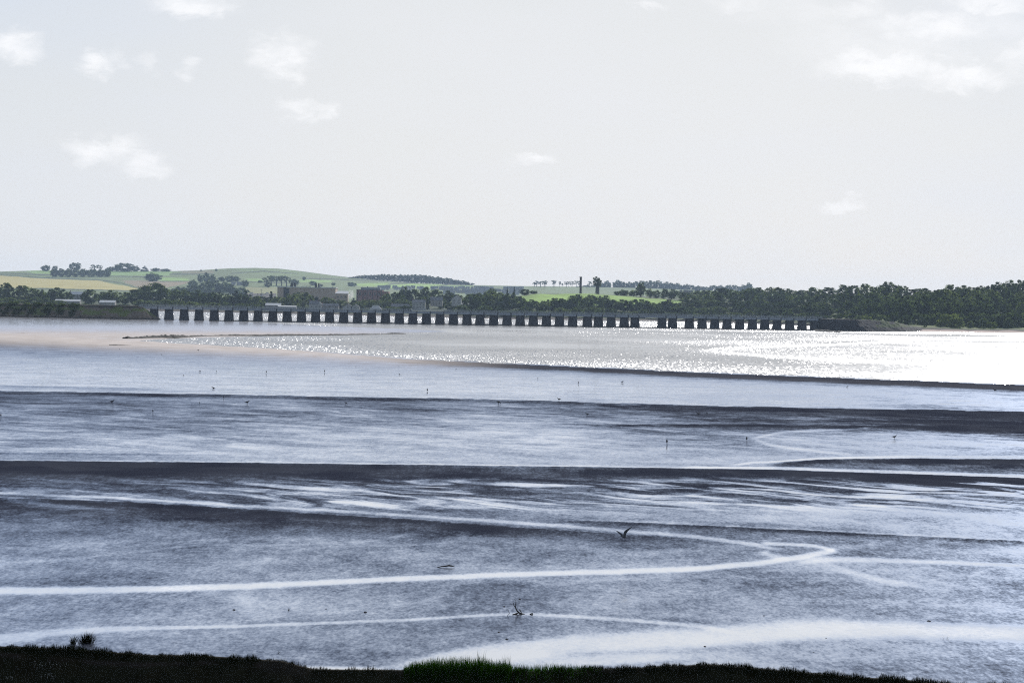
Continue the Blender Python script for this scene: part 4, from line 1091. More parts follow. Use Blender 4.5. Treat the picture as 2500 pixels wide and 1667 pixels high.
house(848, 2320.0, 755, 9, 8, 2.8, 2.6, WHITEW, SLATE, 'small bungalow with grey roof, left of a matching pair', gable_front=True, chim=0, win=1)
house(866, 2320.0, 755, 8, 8, 2.6, 2.4, WHITEW, SLATE, 'small bungalow with grey roof, right of a matching pair', gable_front=True, chim=0, win=1)
house(976, 2330.0, 756, 18, 8, 3.4, 2.2, GREYW, SLATE, 'long grey house above the middle piers, left of the tall white house', win=4)
house(1021, 2330.0, 754, 13, 9, 6.6, 2.4, WHITEW, SLATE, 'tall white house with dark trim among the village trees', chim=2, win=4)
house(1064, 2350.0, 744, 12, 9, 4.6, 3.2, GREYW, SLATE, 'grey house with dark roof half hidden by trees', win=2)
house(1113, 2370.0, 744, 10, 12, 6.0, 4.0, WHITEW, SLATE, 'pale gable-fronted house beside the dark wood', gable_front=True, chim=0, win=2)
house(1136, 2350.0, 748, 8, 7, 2.4, .7, WHITEW, PALER, 'flat white-roofed house right of the pale gable', chim=0, win=2)
house(590, hill_point(590, 697)[1], 697, 26, 10, 5, 3, GREYW, SLATE, 'hazy farm building on the hillside left of the pine clump', name='farm_building', chim=0, win=0)
house(568, hill_point(568, 696)[1], 696, 10, 8, 4, 2.5, WHITEW, SLATE, 'small white farm cottage on the hillside', name='house', win=1)
# white marquee
e = empty('marquee', place(916, 2310.0, 757), 'white peaked marquee tent by the waterside', 'tent')
mb = MB(); w = 15 * 2310 / F
mb.add([(-w, -5, 0), (w, -5, 0), (w, 5, 0), (-w, 5, 0), (-w * .95, -4.8, 1.2), (w * .95, -4.8, 1.2), (w * .95, 4.8, 1.2), (-w * .95, 4.8, 1.2), (-w * .45, 0, 4.4), (w * .45, 0, 4.4)],
       [(0, 1, 5, 4), (1, 2, 6, 5), (2, 3, 7, 6), (3, 0, 4, 7), (4, 5, 9, 8), (6, 7, 8, 9), (5, 6, 9), (7, 4, 8)]); mb.build('canopy', WHITEW, e)
mb = MB(); mb.box(-w * .6, w * .6, .2, .8, 4.45, 4.9); mb.build('ridge_cover', PALER, e)
# far town: terraces
mb = MB(); mb.box(-6, 6, -4, 4, -3, 5); nw = len(mb.f)
mb.add([(-6.3, -4.3, 5), (6.3, -4.3, 5), (6.3, 0, 8), (-6.3, 0, 8), (-6.3, 4.3, 5), (6.3, 4.3, 5)], [(0, 1, 2, 3), (3, 2, 5, 4), (0, 3, 4), (1, 5, 2)])
mb.box(-5, -4, -.5, .5, 7.2, 9)
th = mesh_obj('terraced_house', mb.v, mb.f, [WHITEW, SLATE], None, False, [0] * nw + [1] * 4 + [0] * 6)
th2 = mesh_obj('terraced_house', mb.v, mb.f, [GREYW, SLATE], None, False, [0] * nw + [1] * 4 + [0] * 6)
TOWN = []
for y in (703.5, 706.5, 710, 713.5, 717):
    x = 925 if y < 709 else 1085
    while x < 1275:
        if random.random() < .7: TOWN.append((x, y + (x - 1150) * .006))
        x += random.uniform(7, 13)
for x in (1660, 1672, 1684, 1700): TOWN.append((x, 712 + random.uniform(-1, 2)))
for i, (x, y) in enumerate(TOWN):
    src = random.choice((th, th2)); o = src if i == 0 and src is th else src.copy()
    if o.name not in COL.objects: COL.objects.link(o)
    hp = hill_point(x, y + 2) if x < 1400 else np.array(place(x, 3300, y + 3)); o.location = hp.tolist(); k = random.uniform(.8, 1.0) * (1 if x < 1400 else .6); o.scale = (k, k, k); o.rotation_euler = (0, 0, random.choice((0, .2, -.25, 1.5)))
    lab = 'pale terraced house in the hazy town behind the village' if x < 1400 else ('pale house beyond the green field, behind the field-edge trees')
    tag(o, lab, 'house', 'houses of the hazy far town' if x < 1400 else 'houses beyond the green field')
for o in (th, th2):
    if o.get('label') is None: bpy.data.objects.remove(o)
# car park with glinting cars
def car_mesh():
    mb = MB(); mb.box(-2.1, 2.1, -.85, .85, .3, .85, .08, .05); n1 = len(mb.f)
    mb.box(-1.3, 1.1, -.75, .75, .85, 1.42, .45, .12); n2 = len(mb.f)
    for x in (-1.3, 1.3):
        for y in (-.86, .66): mb.tube([(x, y, .32), (x, y + .2, .32)], .32, 10)
    return mb, n1, n2
mbc, n1, n2 = car_mesh()
PAINTS = [plain('car_white', (.75, .75, .75), .25, .03, 1, .6), plain('car_silver', (.45, .46, .48), .2, .03, 1, .7, .6), plain('car_dark', (.05, .06, .09), .25, .05, 1, .6)]
cars = []
for p in PAINTS:
    idx = [0] * n1 + [1] * (n2 - n1) + [2] * (len(mbc.f) - n2)
    cars.append(mesh_obj('parked_car', mbc.v, mbc.f, [p, GLASSM, DARKM], None, False, idx))
used = set()
for i in range(34):
    k = random.choice((0, 0, 1, 1, 2)); src = cars[k]; o = src if k not in used else src.copy(); used.add(k)
    if o.name not in COL.objects: COL.objects.link(o)
    px = random.uniform(606, 664); py = 714 + 1.9 * random.randrange(8); Yv = 2850 - (py - 714) * 12
    o.location = place(px, Yv, py + 2.4); o.rotation_euler = (0, 0, 1.57 + random.uniform(-.1, .1))
    tag(o, ['white parked car', 'silver parked car', 'dark parked car'][k] + ' glinting in the crowded car park left of the tan factory', 'car', 'cars in the far car park')
for k, o in enumerate(cars):
    if k not in used: bpy.data.objects.remove(o)
tag(mesh_obj('car_park', [place(600, 2870.0, 716.2), place(672, 2870.0, 716.2), place(672, 2740.0, 733.5), place(600, 2740.0, 733.5), place(600, 2870.0, 740), place(672, 2870.0, 740), place(672, 2740.0, 745), place(600, 2740.0, 745)],
             [(0, 3, 2, 1), (3, 0, 4, 7), (2, 3, 7, 6), (1, 2, 6, 5), (0, 1, 5, 4)], plain('asphalt', (.06, .06, .065), .9)), 'sloping asphalt of the far car park', kind='structure')
e = empty('lamp_mast', place(636, 2800.0, 728), 'tall thin lamp mast rising over the far car park', 'lamp mast')
mb = MB(); mb.tube([(0, 0, -2), (0, 0, 10.4)], [.25, .16], 8); mb.build('pole', DARKM, e)
mb = MB(); mb.box(-1.5, 1.5, -.4, .4, 10.4, 10.75, .2); mb.build('lamp_head', DARKM, e)
# brick tower and ivy-clad tower
e = empty('brick_tower', place(1415, 2600.0, 716), 'slender dark brick tower standing on the skyline behind the green field', 'tower')
m1 = 2600 / F
mb = MB(); mb.box(-2.7 * m1, 2.7 * m1, -1.2, 1.2, -3, (716 - 678) * m1, .1, .1); mb.box(-3.2 * m1, 3.2 * m1, -1.4, 1.4, (716 - 678) * m1, (716 - 676.5) * m1); mb.build('shaft', plain('old_brick', (.075, .06, .055), .95, .3, .6), e)
for x in (-2.4, -.2, 2.0):
    mb = MB(); mb.box((x - .6) * m1, (x + .6) * m1, -1.3, -.6, (716 - 676.5) * m1, (716 - 674.8) * m1); mb.build('merlon', plain('old_brick_top', (.075, .06, .055), .95), e)
mb = MB(); mb.box(-.5, .5, -1.26, -1.0, (716 - 690) * m1, (716 - 686) * m1); mb.build('slit_window', GLASSM, e)
p = place(1456, 2600.0, 716)
e = empty('ivy_tree', p, 'tall dark ivy-clad tree on a thick pale trunk, right of the brick tower', 'tree', scale=(11.5, 11.5, 18.6))
k = crown_mesh('broad', 2).copy(); k.materials.append(LEAF_DARK); c = bpy.data.objects.new('crown', k); COL.objects.link(c); c.parent = e; c.location = (0, 0, .28); c.scale = (.95, .95, .74)
mb = MB(); mb.tube([(0, 0, -.1), (0, 0, .2), (.01, 0, .5)], [.2, .19, .17], 9); mb.build('trunk', plain('pale_bark', (.10, .09, .085), .9), e)
# wind turbine far behind
Y = 6900.0; hub = place(1612, Y, 688)
e = empty('wind_turbine', (hub[0], Y, 10), 'wind turbine with blades showing above the hazy skyline trees', 'wind turbine')
hz = hub[2] - 10
TUR = plain('turbine_white', (.5, .5, .5), .5, .05)
mb = MB(); mb.tube([(0, 0, 0), (0, 0, hz)], [1.3, .8], 12); mb.build('tower', TUR, e)
mb = MB(); mb.box(-1, 1, -2, 2.5, hz - .8, hz + 1.2); mb.build('nacelle', TUR, e)
for a in (R(126), R(6), R(246)):
    d = Vector((math.cos(a), 0, math.sin(a))); Lb = 26
    mb = MB(); mb.tube([Vector((0, -2.5, hz)) + d * q for q in (0, 3, 10, Lb)], [(.4, .4), (.9, .3), (.6, .2), (.15, .08)], 8); mb.build('blade', TUR, e)
# steam beside the brick factory
m, nt, out = new_mat('steam')
tc = nt.new('ShaderNodeTexCoord').outputs['Object']
dn = nt.maprange(nt.noise(tc, 0.22, 4, .6), .42, .62, 0, .55)
ln = nt.vmath('LENGTH', nt.vmath('MULTIPLY', tc, (1 / 5.0, 1 / 3.0, 1 / 7.5)))
dn = nt.math('MULTIPLY', dn, nt.maprange(ln, .3, 1.0, 1, 0))
v = nt.new('ShaderNodeVolumePrincipled'); v.inputs['Color'].default_value = (.97, .97, .97, 1); nt.l.new(dn, v.inputs['Density']); v.inputs['Anisotropy'].default_value = .3
nt.l.new(v.outputs[0], out.inputs['Volume'])
mb = MB(); mb.tube([(0, 0, -7.5), (0, 0, -6.5), (0, 0, -3), (0, 0, 2), (0, 0, 6), (0, 0, 7.5)], [.6, 2.4, 4.2, 5, 3.4, .8], 14)
o = mb.build('steam', m); o.location = place(855, 2850.0, 719); o.scale = (1, 1, 1); tag(o, 'white plume of steam between the two factories', kind='stuff')

# ------------------------------------------------------------------ near bank with grass
TURF = vcol_mat('turf', 0.95, 1.2, 0.4, 9.0)
BANK = [(-900, 1545), (-400, 1560), (0, 1571), (120, 1576), (250, 1583), (350, 1592), (500, 1594), (620, 1602), (690, 1607), (712, 1614), (738, 1625), (764, 1634), (985, 1636), (1240, 1640), (1380, 1637), (1500, 1632), (1600, 1624), (1730, 1618),
        (1850, 1628), (2000, 1641), (2100, 1650), (2200, 1654), (2300, 1666), (2370, 1670), (2500, 1673), (2900, 1690), (3400, 1700)]
YC = 74.0
def bank_geo():
    cols = np.concatenate([np.arange(-900, 3401, 6.0)])
    D = np.concatenate([np.linspace(-7, -0.8, 12), np.linspace(-.7, .5, 18), np.linspace(.6, 4, 22), np.linspace(4.5, 40, 30)])     # metres nearer than the crest
    D2, PX = np.meshgrid(D, cols, indexing='ij')
    crest = poly(PX, BANK) + 7.0 * (1 - sstep(700, 760, PX)) + 4.0 * sstep(1450, 1600, PX)
    Zc = zat(PX, crest, YC)
    Y = YC - D2
    X = on_y(PX, crest, np.full_like(PX, YC))[..., 0]
    bump = (fbm(X / 1.3, D2 / 1.0, 4, 5) - .5)
    front = np.where(D2 > 0, Zc - 0.64 * np.minimum(D2, 3.2) - 0.06 * np.clip(D2 - 3.2, 0, None), 0)
    front = np.where(D2 > 14, np.maximum(front, front + (D2 - 14) * .30), front)
    backz = Zc + np.minimum(0.0, -(0.35 * np.abs(D2) ** 1.0) - 0.35 * np.clip(np.abs(D2) - 1.0, 0, None))
    Z = np.where(D2 > 0, front, backz) + bump * .09 * np.clip(np.abs(D2) * 2, 0, 1)
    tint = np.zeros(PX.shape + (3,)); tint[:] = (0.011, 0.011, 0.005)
    bare = np.exp(-np.abs((PX - 690) / 90) ** 3) * np.exp(-np.abs((D2 - .25) / .35) ** 2)
    path = np.exp(-np.abs((D2 - (.35 + .12 * np.sin(PX / 140))) / .10) ** 2) * (PX < 640) * sstep(0.35, .6, fbm(PX / 50, D2 * 2, 3, 6))
    path2 = np.exp(-np.abs((D2 - .12) / .06) ** 2) * (PX > 940) * (PX < 2050) * sstep(0.4, .6, fbm(PX / 50, D2 * 2, 3, 9))
    k = np.clip(bare * .5 + .8 * path + .6 * path2, 0, 1)[..., None]
    tint = tint * (1 - k) + np.array((0.024, 0.018, 0.016)) * k
    br = fbm(PX / 40, D2 * 1.5, 3, 16)[..., None]
    tint = tint * (1 - .6 * (br > .55)) + np.array((0.010, 0.008, 0.003)) * .6 * (br > .55)
    return X, Y, Z, tint, k[..., 0], D, cols
BX, BY, BZ, BT, BK, BD, BC = bank_geo()
nR, nC = BX.shape; idx = np.arange(nR * nC).reshape(nR, nC)
f = np.stack([idx[:-1, :-1], idx[1:, :-1], idx[1:, 1:], idx[:-1, 1:]], -1).reshape(-1, 4)
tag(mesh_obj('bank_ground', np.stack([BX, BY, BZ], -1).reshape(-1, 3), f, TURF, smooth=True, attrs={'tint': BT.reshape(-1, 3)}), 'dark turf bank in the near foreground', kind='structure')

def blades(points, heights, widths, lean, seed, segs=3):
    """grass blades: curved tapering strips"""
    r = np.random.default_rng(seed); n = len(points)
    th = r.uniform(0, 2 * np.pi, n); bd = np.stack([np.cos(th), np.sin(th), np.zeros(n)], 1)
    ph = r.uniform(0, 2 * np.pi, n); wd = np.stack([np.cos(ph), np.sin(ph) * .4, np.zeros(n)], 1)
    k = lean * r.uniform(.2, 1.0, n)
    if isinstance(lean, np.ndarray): bd = np.stack([np.sign(r.uniform(-1, 1, n) + .25), r.normal(scale=.3, size=n), np.zeros(n)], 1)
    V = []
    for s in range(segs + 1):
        t = s / segs
        c = points + np.array([0, 0, 1.0]) * (heights * t * (1 - .25 * k * t))[:, None] + bd * (heights * k * t * t)[:, None]
        w = widths * (1 - t) ** .7 * .5
        if s == segs: V.append(c[:, None])
        else: V.append(np.stack([c - wd * w[:, None], c + wd * w[:, None]], 1))
    V = np.concatenate(V, 1); m = V.shape[1]
    base = (np.arange(n) * m)[:, None]; fs = []
    for s in range(segs - 1):
        a = 2 * s; fs.append(base + np.array([a, a + 1, a + 3])); fs.append(base + np.array([a, a + 3, a + 2]))
    a = 2 * (segs - 1); fs.append(base + np.array([a, a + 1, a + 2]))
    return V.reshape(-1, 3), np.concatenate(fs, 0)
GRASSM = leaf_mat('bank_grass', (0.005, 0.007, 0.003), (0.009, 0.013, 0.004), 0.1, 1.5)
REEDM = leaf_mat('tall_grass', (0.008, 0.020, 0.003), (0.018, 0.046, 0.007), 0.45, 1.5)
def on_bank(px, d):
    ci = np.clip(np.searchsorted(BC, px), 1, len(BC) - 1); di = np.clip(np.searchsorted(BD, d), 1, len(BD) - 1)
    tx = ((px - BC[ci - 1]) / (BC[ci] - BC[ci - 1])); td = ((d - BD[di - 1]) / (BD[di] - BD[di - 1]))
    def lerp(A): return (A[di - 1, ci - 1] * (1 - tx) + A[di - 1, ci] * tx) * (1 - td) + (A[di, ci - 1] * (1 - tx) + A[di, ci] * tx) * td
    return np.stack([lerp(BX), lerp(BY), lerp(BZ)], 1), lerp(BK)
n = 52000
px = rng.uniform(-160, 2660, n); d = np.where(rng.random(n) < .55, rng.normal(.0, .22, n), rng.uniform(-.4, 3.2, n))
P, K = on_bank(px, d)
cl_ = fbm(px / 22, d * 2, 3, 61)
keep = (K < .35) & (cl_ > .28) & ~((px > 715) & (px < 990) & (rng.random(n) < .55)); P = P[keep]; cl_ = cl_[keep]
hgt = (.05 + .14 * np.clip((cl_ - .35) * 3, 0, 1)) * rng.uniform(.5, 1.25, len(P))
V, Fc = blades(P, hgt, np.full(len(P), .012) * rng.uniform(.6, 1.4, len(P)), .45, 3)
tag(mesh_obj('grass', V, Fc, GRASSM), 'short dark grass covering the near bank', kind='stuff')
# tall grass clump on the bank
def clump(name, pxs, d0, hfun, n, label, seed, wid=.016, spread=.35, mat=None, lean=.35, gfun=None, loc=None):
    r = np.random.default_rng(seed)
    px = gfun(r, n) if gfun else r.uniform(pxs[0], pxs[1], n)
    P, K = on_bank(px, d0 + r.normal(scale=spread, size=n)); P[:, 2] -= .03
    h = hfun(px) * r.uniform(.45, 1.08, n)
    V, Fc = blades(P, h, wid * r.uniform(.6, 1.4, n), lean, seed + 1, 4)
    o0 = V.mean(0); o0[2] = P[:, 2].min()
    o = mesh_obj(name, V - o0, Fc, mat or REEDM); o.location = o0.tolist()
    return tag(o, label, 'grass')
pxm = YC / F
clump('tall_grass', (985, 1250), -.15, lambda x: pxm * poly(x, [(985, 16), (1010, 30), (1060, 40), (1120, 44), (1180, 42), (1220, 34), (1250, 26)]), 5200, 'dense clump of tall dark green grass on the bank crest', 71)
clump('tall_grass', (1235, 1470), -.1, lambda x: pxm * poly(x, [(1235, 30), (1300, 24), (1350, 26), (1420, 20), (1470, 10)]), 1700, 'thinner row of tall grass right of the dense clump', 72)
clump('tall_grass', (1166, 1182), -.2, lambda x: pxm * (58 + 0 * x), 46, 'spiky tuft rising highest out of the dense grass clump', 73, lean=.25, wid=.02)
clump('tall_grass', (1216, 1244), -.2, lambda x: pxm * (48 + 0 * x), 70, 'spiky tuft at the right end of the dense grass clump', 74, lean=.3, wid=.02)
# white flowers on the bank
r = np.random.default_rng(5); n = 46
px = np.concatenate([r.normal(130, 26, 14), r.normal(145, 14, 10), r.normal(48, 6, 5), r.uniform(0, 300, 5), r.normal(485, 5, 3), r.uniform(1050, 2500, 9)])
d = np.concatenate([r.normal(.75, .06, 14), r.normal(1.15, .08, 10), r.normal(1.3, .05, 5), r.uniform(.5, 1.5, 5), r.normal(1.3, .05, 3), r.uniform(.4, .7, 9)])
P, K = on_bank(px, d); mb = MB()
for q in P:
    z = q[2] + .07; s = .016
    ring = [(q[0] + s * math.cos(a * .785), q[1] + s * .8 * math.sin(a * .785), z + .004 * (a % 2)) for a in range(8)]
    mb.add(ring + [(q[0], q[1], z + .012)], [(i, (i + 1) % 8, 8) for i in range(8)])
    mb.add([(q[0] - .002, q[1], q[2] - .02), (q[0] + .002, q[1], q[2] - .02), (q[0], q[1], z)], [(0, 1, 2)])
tag(mb.build('flowers', plain('petal', (.5, .5, .48), .8, .05)), 'scattered tiny white flowers in the turf', kind='stuff')

# tufts growing out of the mud
def gz(px, py): return on_z(np.array(float(px)), np.array(float(py)), 0.28)
def tuft(px, py, wpx, hpx, n, label, seed, mat=GRASSM, wid=.022, lean=.5):
    c = gz(px, py); s = c[1] / F; r = np.random.default_rng(seed)
    P = np.stack([r.normal(0, wpx * s * .22, n), r.normal(0, .10, n), np.full(n, -.04)], 1)
    h = hpx * s * r.uniform(.5, 1.05, n) * np.exp(-(P[:, 0] / (wpx * s * .6)) ** 2)
    bd = np.zeros((n, 3))
    V, Fc = blades(P, h, wid * r.uniform(.6, 1.3, n), lean, seed)
    ctr = P[:, 0]
    V = V.reshape(n, -1, 3); V[:, :, 0] += (ctr[:, None] * 1.1 + .06) * (V[:, :, 2].clip(0) / (hpx * s)) * 1.5; V = V.reshape(-1, 3)
    o = mesh_obj('grass_tuft', V, Fc, mat); o.location = c.tolist(); return tag(o, label, 'grass', 'grass tufts in the mud')
tuft(211, 1568, 34, 34, 330, 'thick bushy grass tuft standing in the mud at lower left', 81)
tuft(179, 1570, 14, 32, 60, 'thin grass tuft just left of the thick bushy tuft', 82)
tuft(705, 1489, 5, 11, 10, 'single tiny sprig on the mud above the bank end', 83, wid=.02)
tuft(753, 1509, 6, 6, 8, 'tiny flattened sprig right of the single sprig', 84, wid=.02)
tuft(681, 1592, 7, 8, 10, 'small sprig behind the end of the near bank', 85)
tuft(2310, 1560, 14, 17, 8, 'sparse twiggy sprig in the bright pool at lower right', 86, wid=.012, lean=.7)
tuft(2296, 1560, 6, 9, 5, 'smaller sparse sprig left of the twiggy sprig', 87, wid=.012, lean=.6)
tuft(2086, 1628, 8, 9, 6, 'faint little sprig just above the right part of the bank', 88, wid=.01, lean=.6)
# driftwood branch
WOOD = plain('driftwood', (.028, .022, .018), .9, .4, 6.0)
c0 = gz(1268, 1498); s0 = c0[1] / F
def bp(x, y, dy=0.0): return ((x - 1268) * s0, dy, (1498 - y) * s0)
mb = MB()
mb.tube([bp(1281, 1498), bp(1275, 1497.2), bp(1267, 1494), bp(1262, 1489), bp(1258, 1481)], [0.039, 0.043, 0.037, 0.030, 0.023], 7)
mb.tube([bp(1258, 1481), bp(1254, 1476), bp(1253, 1470)], [0.020, 0.019, 0.012], 6)
mb.tube([bp(1258, 1481), bp(1258.5, 1474), bp(1259, 1465), bp(1255, 1461)], [0.017, 0.016, 0.012, 0.008], 6)
mb.tube([bp(1273, 1496), bp(1272, 1491), bp(1268, 1486)], [0.019, 0.023, 0.028], 6)
mb.tube([bp(1266, 1494), bp(1259, 1496, -.1), bp(1255, 1496.5, -.2), bp(1251, 1495.5, -.25)], [0.023, 0.035, 0.023, 0.012], 6)
mb.tube([bp(1258, 1496, -.15), bp(1254, 1500, -.2), bp(1255, 1503, -.25)], [0.023, 0.016, 0.009], 6)
mb.tube([bp(1273, 1497), bp(1272, 1501, -.1)], [0.023, 0.023], 6)
o = mb.build('driftwood_branch', WOOD, None, True); o.location = c0.tolist(); o.location.z -= .02; tag(o, 'forked bare driftwood branch sticking up out of the mud', 'driftwood')
mb = MB(); mb.tube([(0, 0, -.02), (.12, 0, .12), (.06, .05, .25), (-.02, .05, .32)], [.012, .011, .01, .006], 5)
o = mb.build('twig', WOOD); o.location = gz(1237, 1503).tolist(); tag(o, 'thin bent twig left of the forked driftwood branch', 'twig')
mb = MB(); mb.tube([(-.05, 0, .0), (.02, 0, .03), (.1, 0, .06)], [.02, .03, .012], 6); mb.tube([(.02, 0, .03), (.1, -.03, 0)], [.02, .012], 5)
o = mb.build('twig', WOOD); o.location = gz(1296, 1499).tolist(); tag(o, 'small forked twig right of the driftwood branch', 'twig')
c = gz(1090, 1384.5); s = c[1] / F
mb = MB(); mb.tube([(-24 * s, 0, .0), (-18 * s, 0, .02), (-12 * s, 0, .05), (-3 * s, 0, .07), (6 * s, 0, .10), (13 * s, 0, .08), (20 * s, 0, .05)], [.008, .018, .026, .032, .045, .036, .01], 8)
o = mb.build('driftwood_log', WOOD, None, True); o.location = c.tolist(); tag(o, 'long flat dark log lying above the wide bright channel', 'driftwood')
# clods
mb = MB(); r = random.Random(4); n = 9
vs = [(0, 0, .05)]; fs = []
for ring, (rad, z) in enumerate([(.03, .045), (.055, .02), (.06, -.02)]):
    for k in range(n): a = 6.283 * k / n; q = rad * r.uniform(.75, 1.25); vs.append((1.5 * q * math.cos(a), q * math.sin(a), z * r.uniform(.8, 1.2)))
for k in range(n): fs.append((0, 1 + k, 1 + (k + 1) % n))
for ring in range(2):
    for k in range(n): a = 1 + ring * n; fs.append((a + k, a + n + k, a + n + (k + 1) % n, a + (k + 1) % n))
mb.add(vs, fs); cm = mb.build('mud_clod', RUBBLE)
for i, (x, y, sc, lab) in enumerate([(571, 1488, 1.0, 'small dark clod left of the single sprig'), (892, 1494, 1.3, 'dark clod above the lowest runnel, left of the driftwood branch'), (796, 1486, .8, 'tiny clod between the sprig and the darker clod'),
                        (2268, 1516, 1.4, 'dark clod above the bright pool at lower right'), (2017, 1558, 1.0, 'dark clod at the near edge of the bright pool'), (1721, 1578, 1.2, 'dark clod on the pale mud above the bank crest'),
                        (1986, 1592, .8, 'tiny clod right of centre above the near bank'), (1231, 1480, .9, 'tiny clod left of the driftwood branch tip'), (1269, 1462, 1.0, 'tiny clod right of the driftwood branch tip'),
                        (1865, 1503, 1.0, 'tiny clod on the dark mud above the bright pool'), (1218, 1543, 1.1, 'dark clod below the driftwood branch'), (1237, 1560, 1.2, 'dark clod beside the bright pool above the tall grass'),
                        (2442, 1388, .9, 'tiny clod near the right edge under the thin runnel')]):
    o = cm if i == 0 else cm.copy()
    if i: COL.objects.link(o)
    p = gz(x, y); o.location = (p[0], p[1], .27); o.scale = (sc * .8, sc * .8, sc * .8); o.rotation_euler = (0, 0, i * 1.1); tag(o, lab, 'clod', 'clods on the mud')

# ------------------------------------------------------------------ birds
BIRDM = plain('dark_plumage', (.035, .037, .045), .8, .3, 8.0)
GULLM = plain('grey_plumage', (.10, .105, .12), .8, .35, 6.0)
def bird_mesh(pose):
    mb = MB()
    if pose == 'stand':
        mb.tube([(-.27, 0, .22), (-.2, 0, .235), (-.1, 0, .235), (.0, 0, .23), (.09, 0, .25), (.14, 0, .29), (.165, 0, .335), (.195, 0, .36), (.225, 0, .352), (.245, 0, .346), (.30, 0, .335)],
                [.008, (.03, .022), (.06, .058), (.075, .08), (.06, .068), .038, .030, .036, .026, .010, .003], 10)
        feet = ((.0, -.03), (.035, .03))
    elif pose == 'feed':
        mb.tube([(-.25, 0, .27), (-.18, 0, .265), (-.08, 0, .25), (.02, 0, .225), (.1, 0, .20), (.15, 0, .165), (.185, 0, .125), (.205, 0, .10), (.215, 0, .075), (.23, 0, .0)],
                [.008, (.03, .022), (.06, .058), (.075, .08), (.058, .064), .036, .03, .034, .022, .004], 10)
        feet = ((-.02, -.03), (.02, .03))
    else:   # upright, seen end on
        mb.tube([(0, .18, .16), (0, .12, .19), (0, .06, .24), (0, .0, .29), (0, -.03, .35), (0, -.045, .40), (0, -.06, .43), (0, -.085, .425), (0, -.14, .41)],
                [.008, .035, .07, .085, .065, .04, .042, .022, .004], 10)
        feet = ((-.035, .03), (.035, .03))
    for x, y in feet:
        mb.tube([(x, y, .2), (x + .005, y, .1), (x, y, -.06)], [.014, .010, .010], 5)
        mb.tube([(x, y, .012), (x + .05, y, .004)], [.008, .004], 4)
    o = mb.build('wading_bird', BIRDM, None, True); me = o.data; bpy.data.objects.remove(o); return me
BM = {k: bird_mesh(k) for k in ('stand', 'feed', 'front')}
BIRDS = [  # x, y of the feet, pose, facing (1 right, -1 left), scale, label
 (292, 853, 'stand', 1, .9, 'tiny wader on the pinkish sand, leftmost of all on the sand'), (394, 867, 'stand', -1, .9, 'tiny wader on the pale flat below the end of the rock line'), (484, 857, 'stand', 1, 1.5, 'dark bird at the sand edge below the rock line'),
 (488, 908, 'feed', 1, 1.2, 'wader with lowered head, left one of the close pair on the upper flat'), (528, 909, 'front', 1, 1.0, 'wader of the close pair on the upper flat, right one'), (448, 917, 'stand', -1, .8, 'tiny wader just below the close pair on the upper flat'),
 (650, 912, 'front', 1, 1.5, 'upright dark wader right of the close pair on the upper flat'), (792, 910, 'front', -1, 1.5, 'upright dark wader, next right along the upper flat'), (869, 896, 'stand', 1, .7, 'tiny wader near the sand edge, left of two'),
 (974, 896, 'stand', -1, .7, 'tiny wader near the sand edge, right of two'), (975, 915, 'feed', 1, 1.0, 'wader probing the middle of the upper flat'), (1113, 903, 'stand', 1, .9, 'wader just under the tip of the brown sand spit'),
 (521, 951, 'stand', -1, 1.5, 'plump bird standing above the upper dark bank at left'), (1043, 957, 'front', 1, 1.6, 'upright bird standing above the upper dark bank at centre'), (1313, 925, 'front', 1, 1.0, 'small wader on the blue flat, leftmost of three right of centre'),
 (1412, 938, 'front', -1, 1.3, 'small wader on the blue flat, middle of three right of centre'), (1520, 935, 'feed', -1, 1.5, 'small wader on the blue flat, rightmost of three right of centre'), (2069, 946, 'feed', -1, 1.2, 'bird on the flat under the glaring water, left of two'),
 (2429, 957, 'stand', -1, 1.9, 'dark bird near the right edge under the glaring water'), (1365, 979, 'stand', -1, 1.5, 'bird standing on the crest of the upper dark bank'), (273, 986, 'stand', 1, 1.8, 'dark bird on the mottled mud below the bank, leftmost of the row'),
 (373, 1008, 'front', 1, 1.1, 'small bird on the mottled mud, lowest at left'), (487, 986, 'front', 1, .8, 'tiny bird on the mottled mud between two larger ones'), (546, 973, 'front', -1, 1.2, 'upright bird close under the upper dark bank'),
 (603, 987, 'stand', 1, 1.7, 'dark bird on the mottled mud facing right'), (844, 987, 'feed', 1, 1.3, 'bird bending down on the mottled mud left of centre'), (1217, 987, 'feed', 1, 2.0, 'stout black bird on the mottled mud under the bank at centre'),
 (2, 1019, 'front', 1, 1.2, 'bird at the very left edge on the mottled mud'), (1434, 1015, 'stand', -1, 1.3, 'wader right of centre above the dark ridge, alone'), (1705, 1015, 'stand', -1, 1.6, 'larger of the pair above the dark ridge'),
 (1726, 1012, 'front', 1, 1.0, 'smaller of the pair above the dark ridge'), (1628, 1085, 'front', 1, 1.5, 'upright wader on the blue mud, left of the curving runnel'), (1823, 1077, 'front', -1, 1.4, 'upright wader at the bend of the curving runnel'),
 (2183, 1072, 'stand', 1, 1.05, 'gull standing in profile on the mud right of the curving runnel'), (2138, 838, 'stand', 1, 1.2, 'tiny dark bird out on the glaring water sheet')]
for i, (x, y, pose, face, sc, lab) in enumerate(BIRDS):
    o = bpy.data.objects.new('wading_bird', BM[pose]); COL.objects.link(o)
    p = on_z(np.array(float(x)), np.array(float(y)), 0.0 if y == 838 else (.5 if y == 979 else 0.3))
    o.location = p.tolist(); k = sc * (0.78 if x != 2183 else 1.12)
    o.scale = (k, k, k); o.rotation_euler = (0, 0, (0 if face > 0 else math.pi) + random.uniform(-.35, .35)); tag(o, lab, 'bird', 'birds on the mudflat')
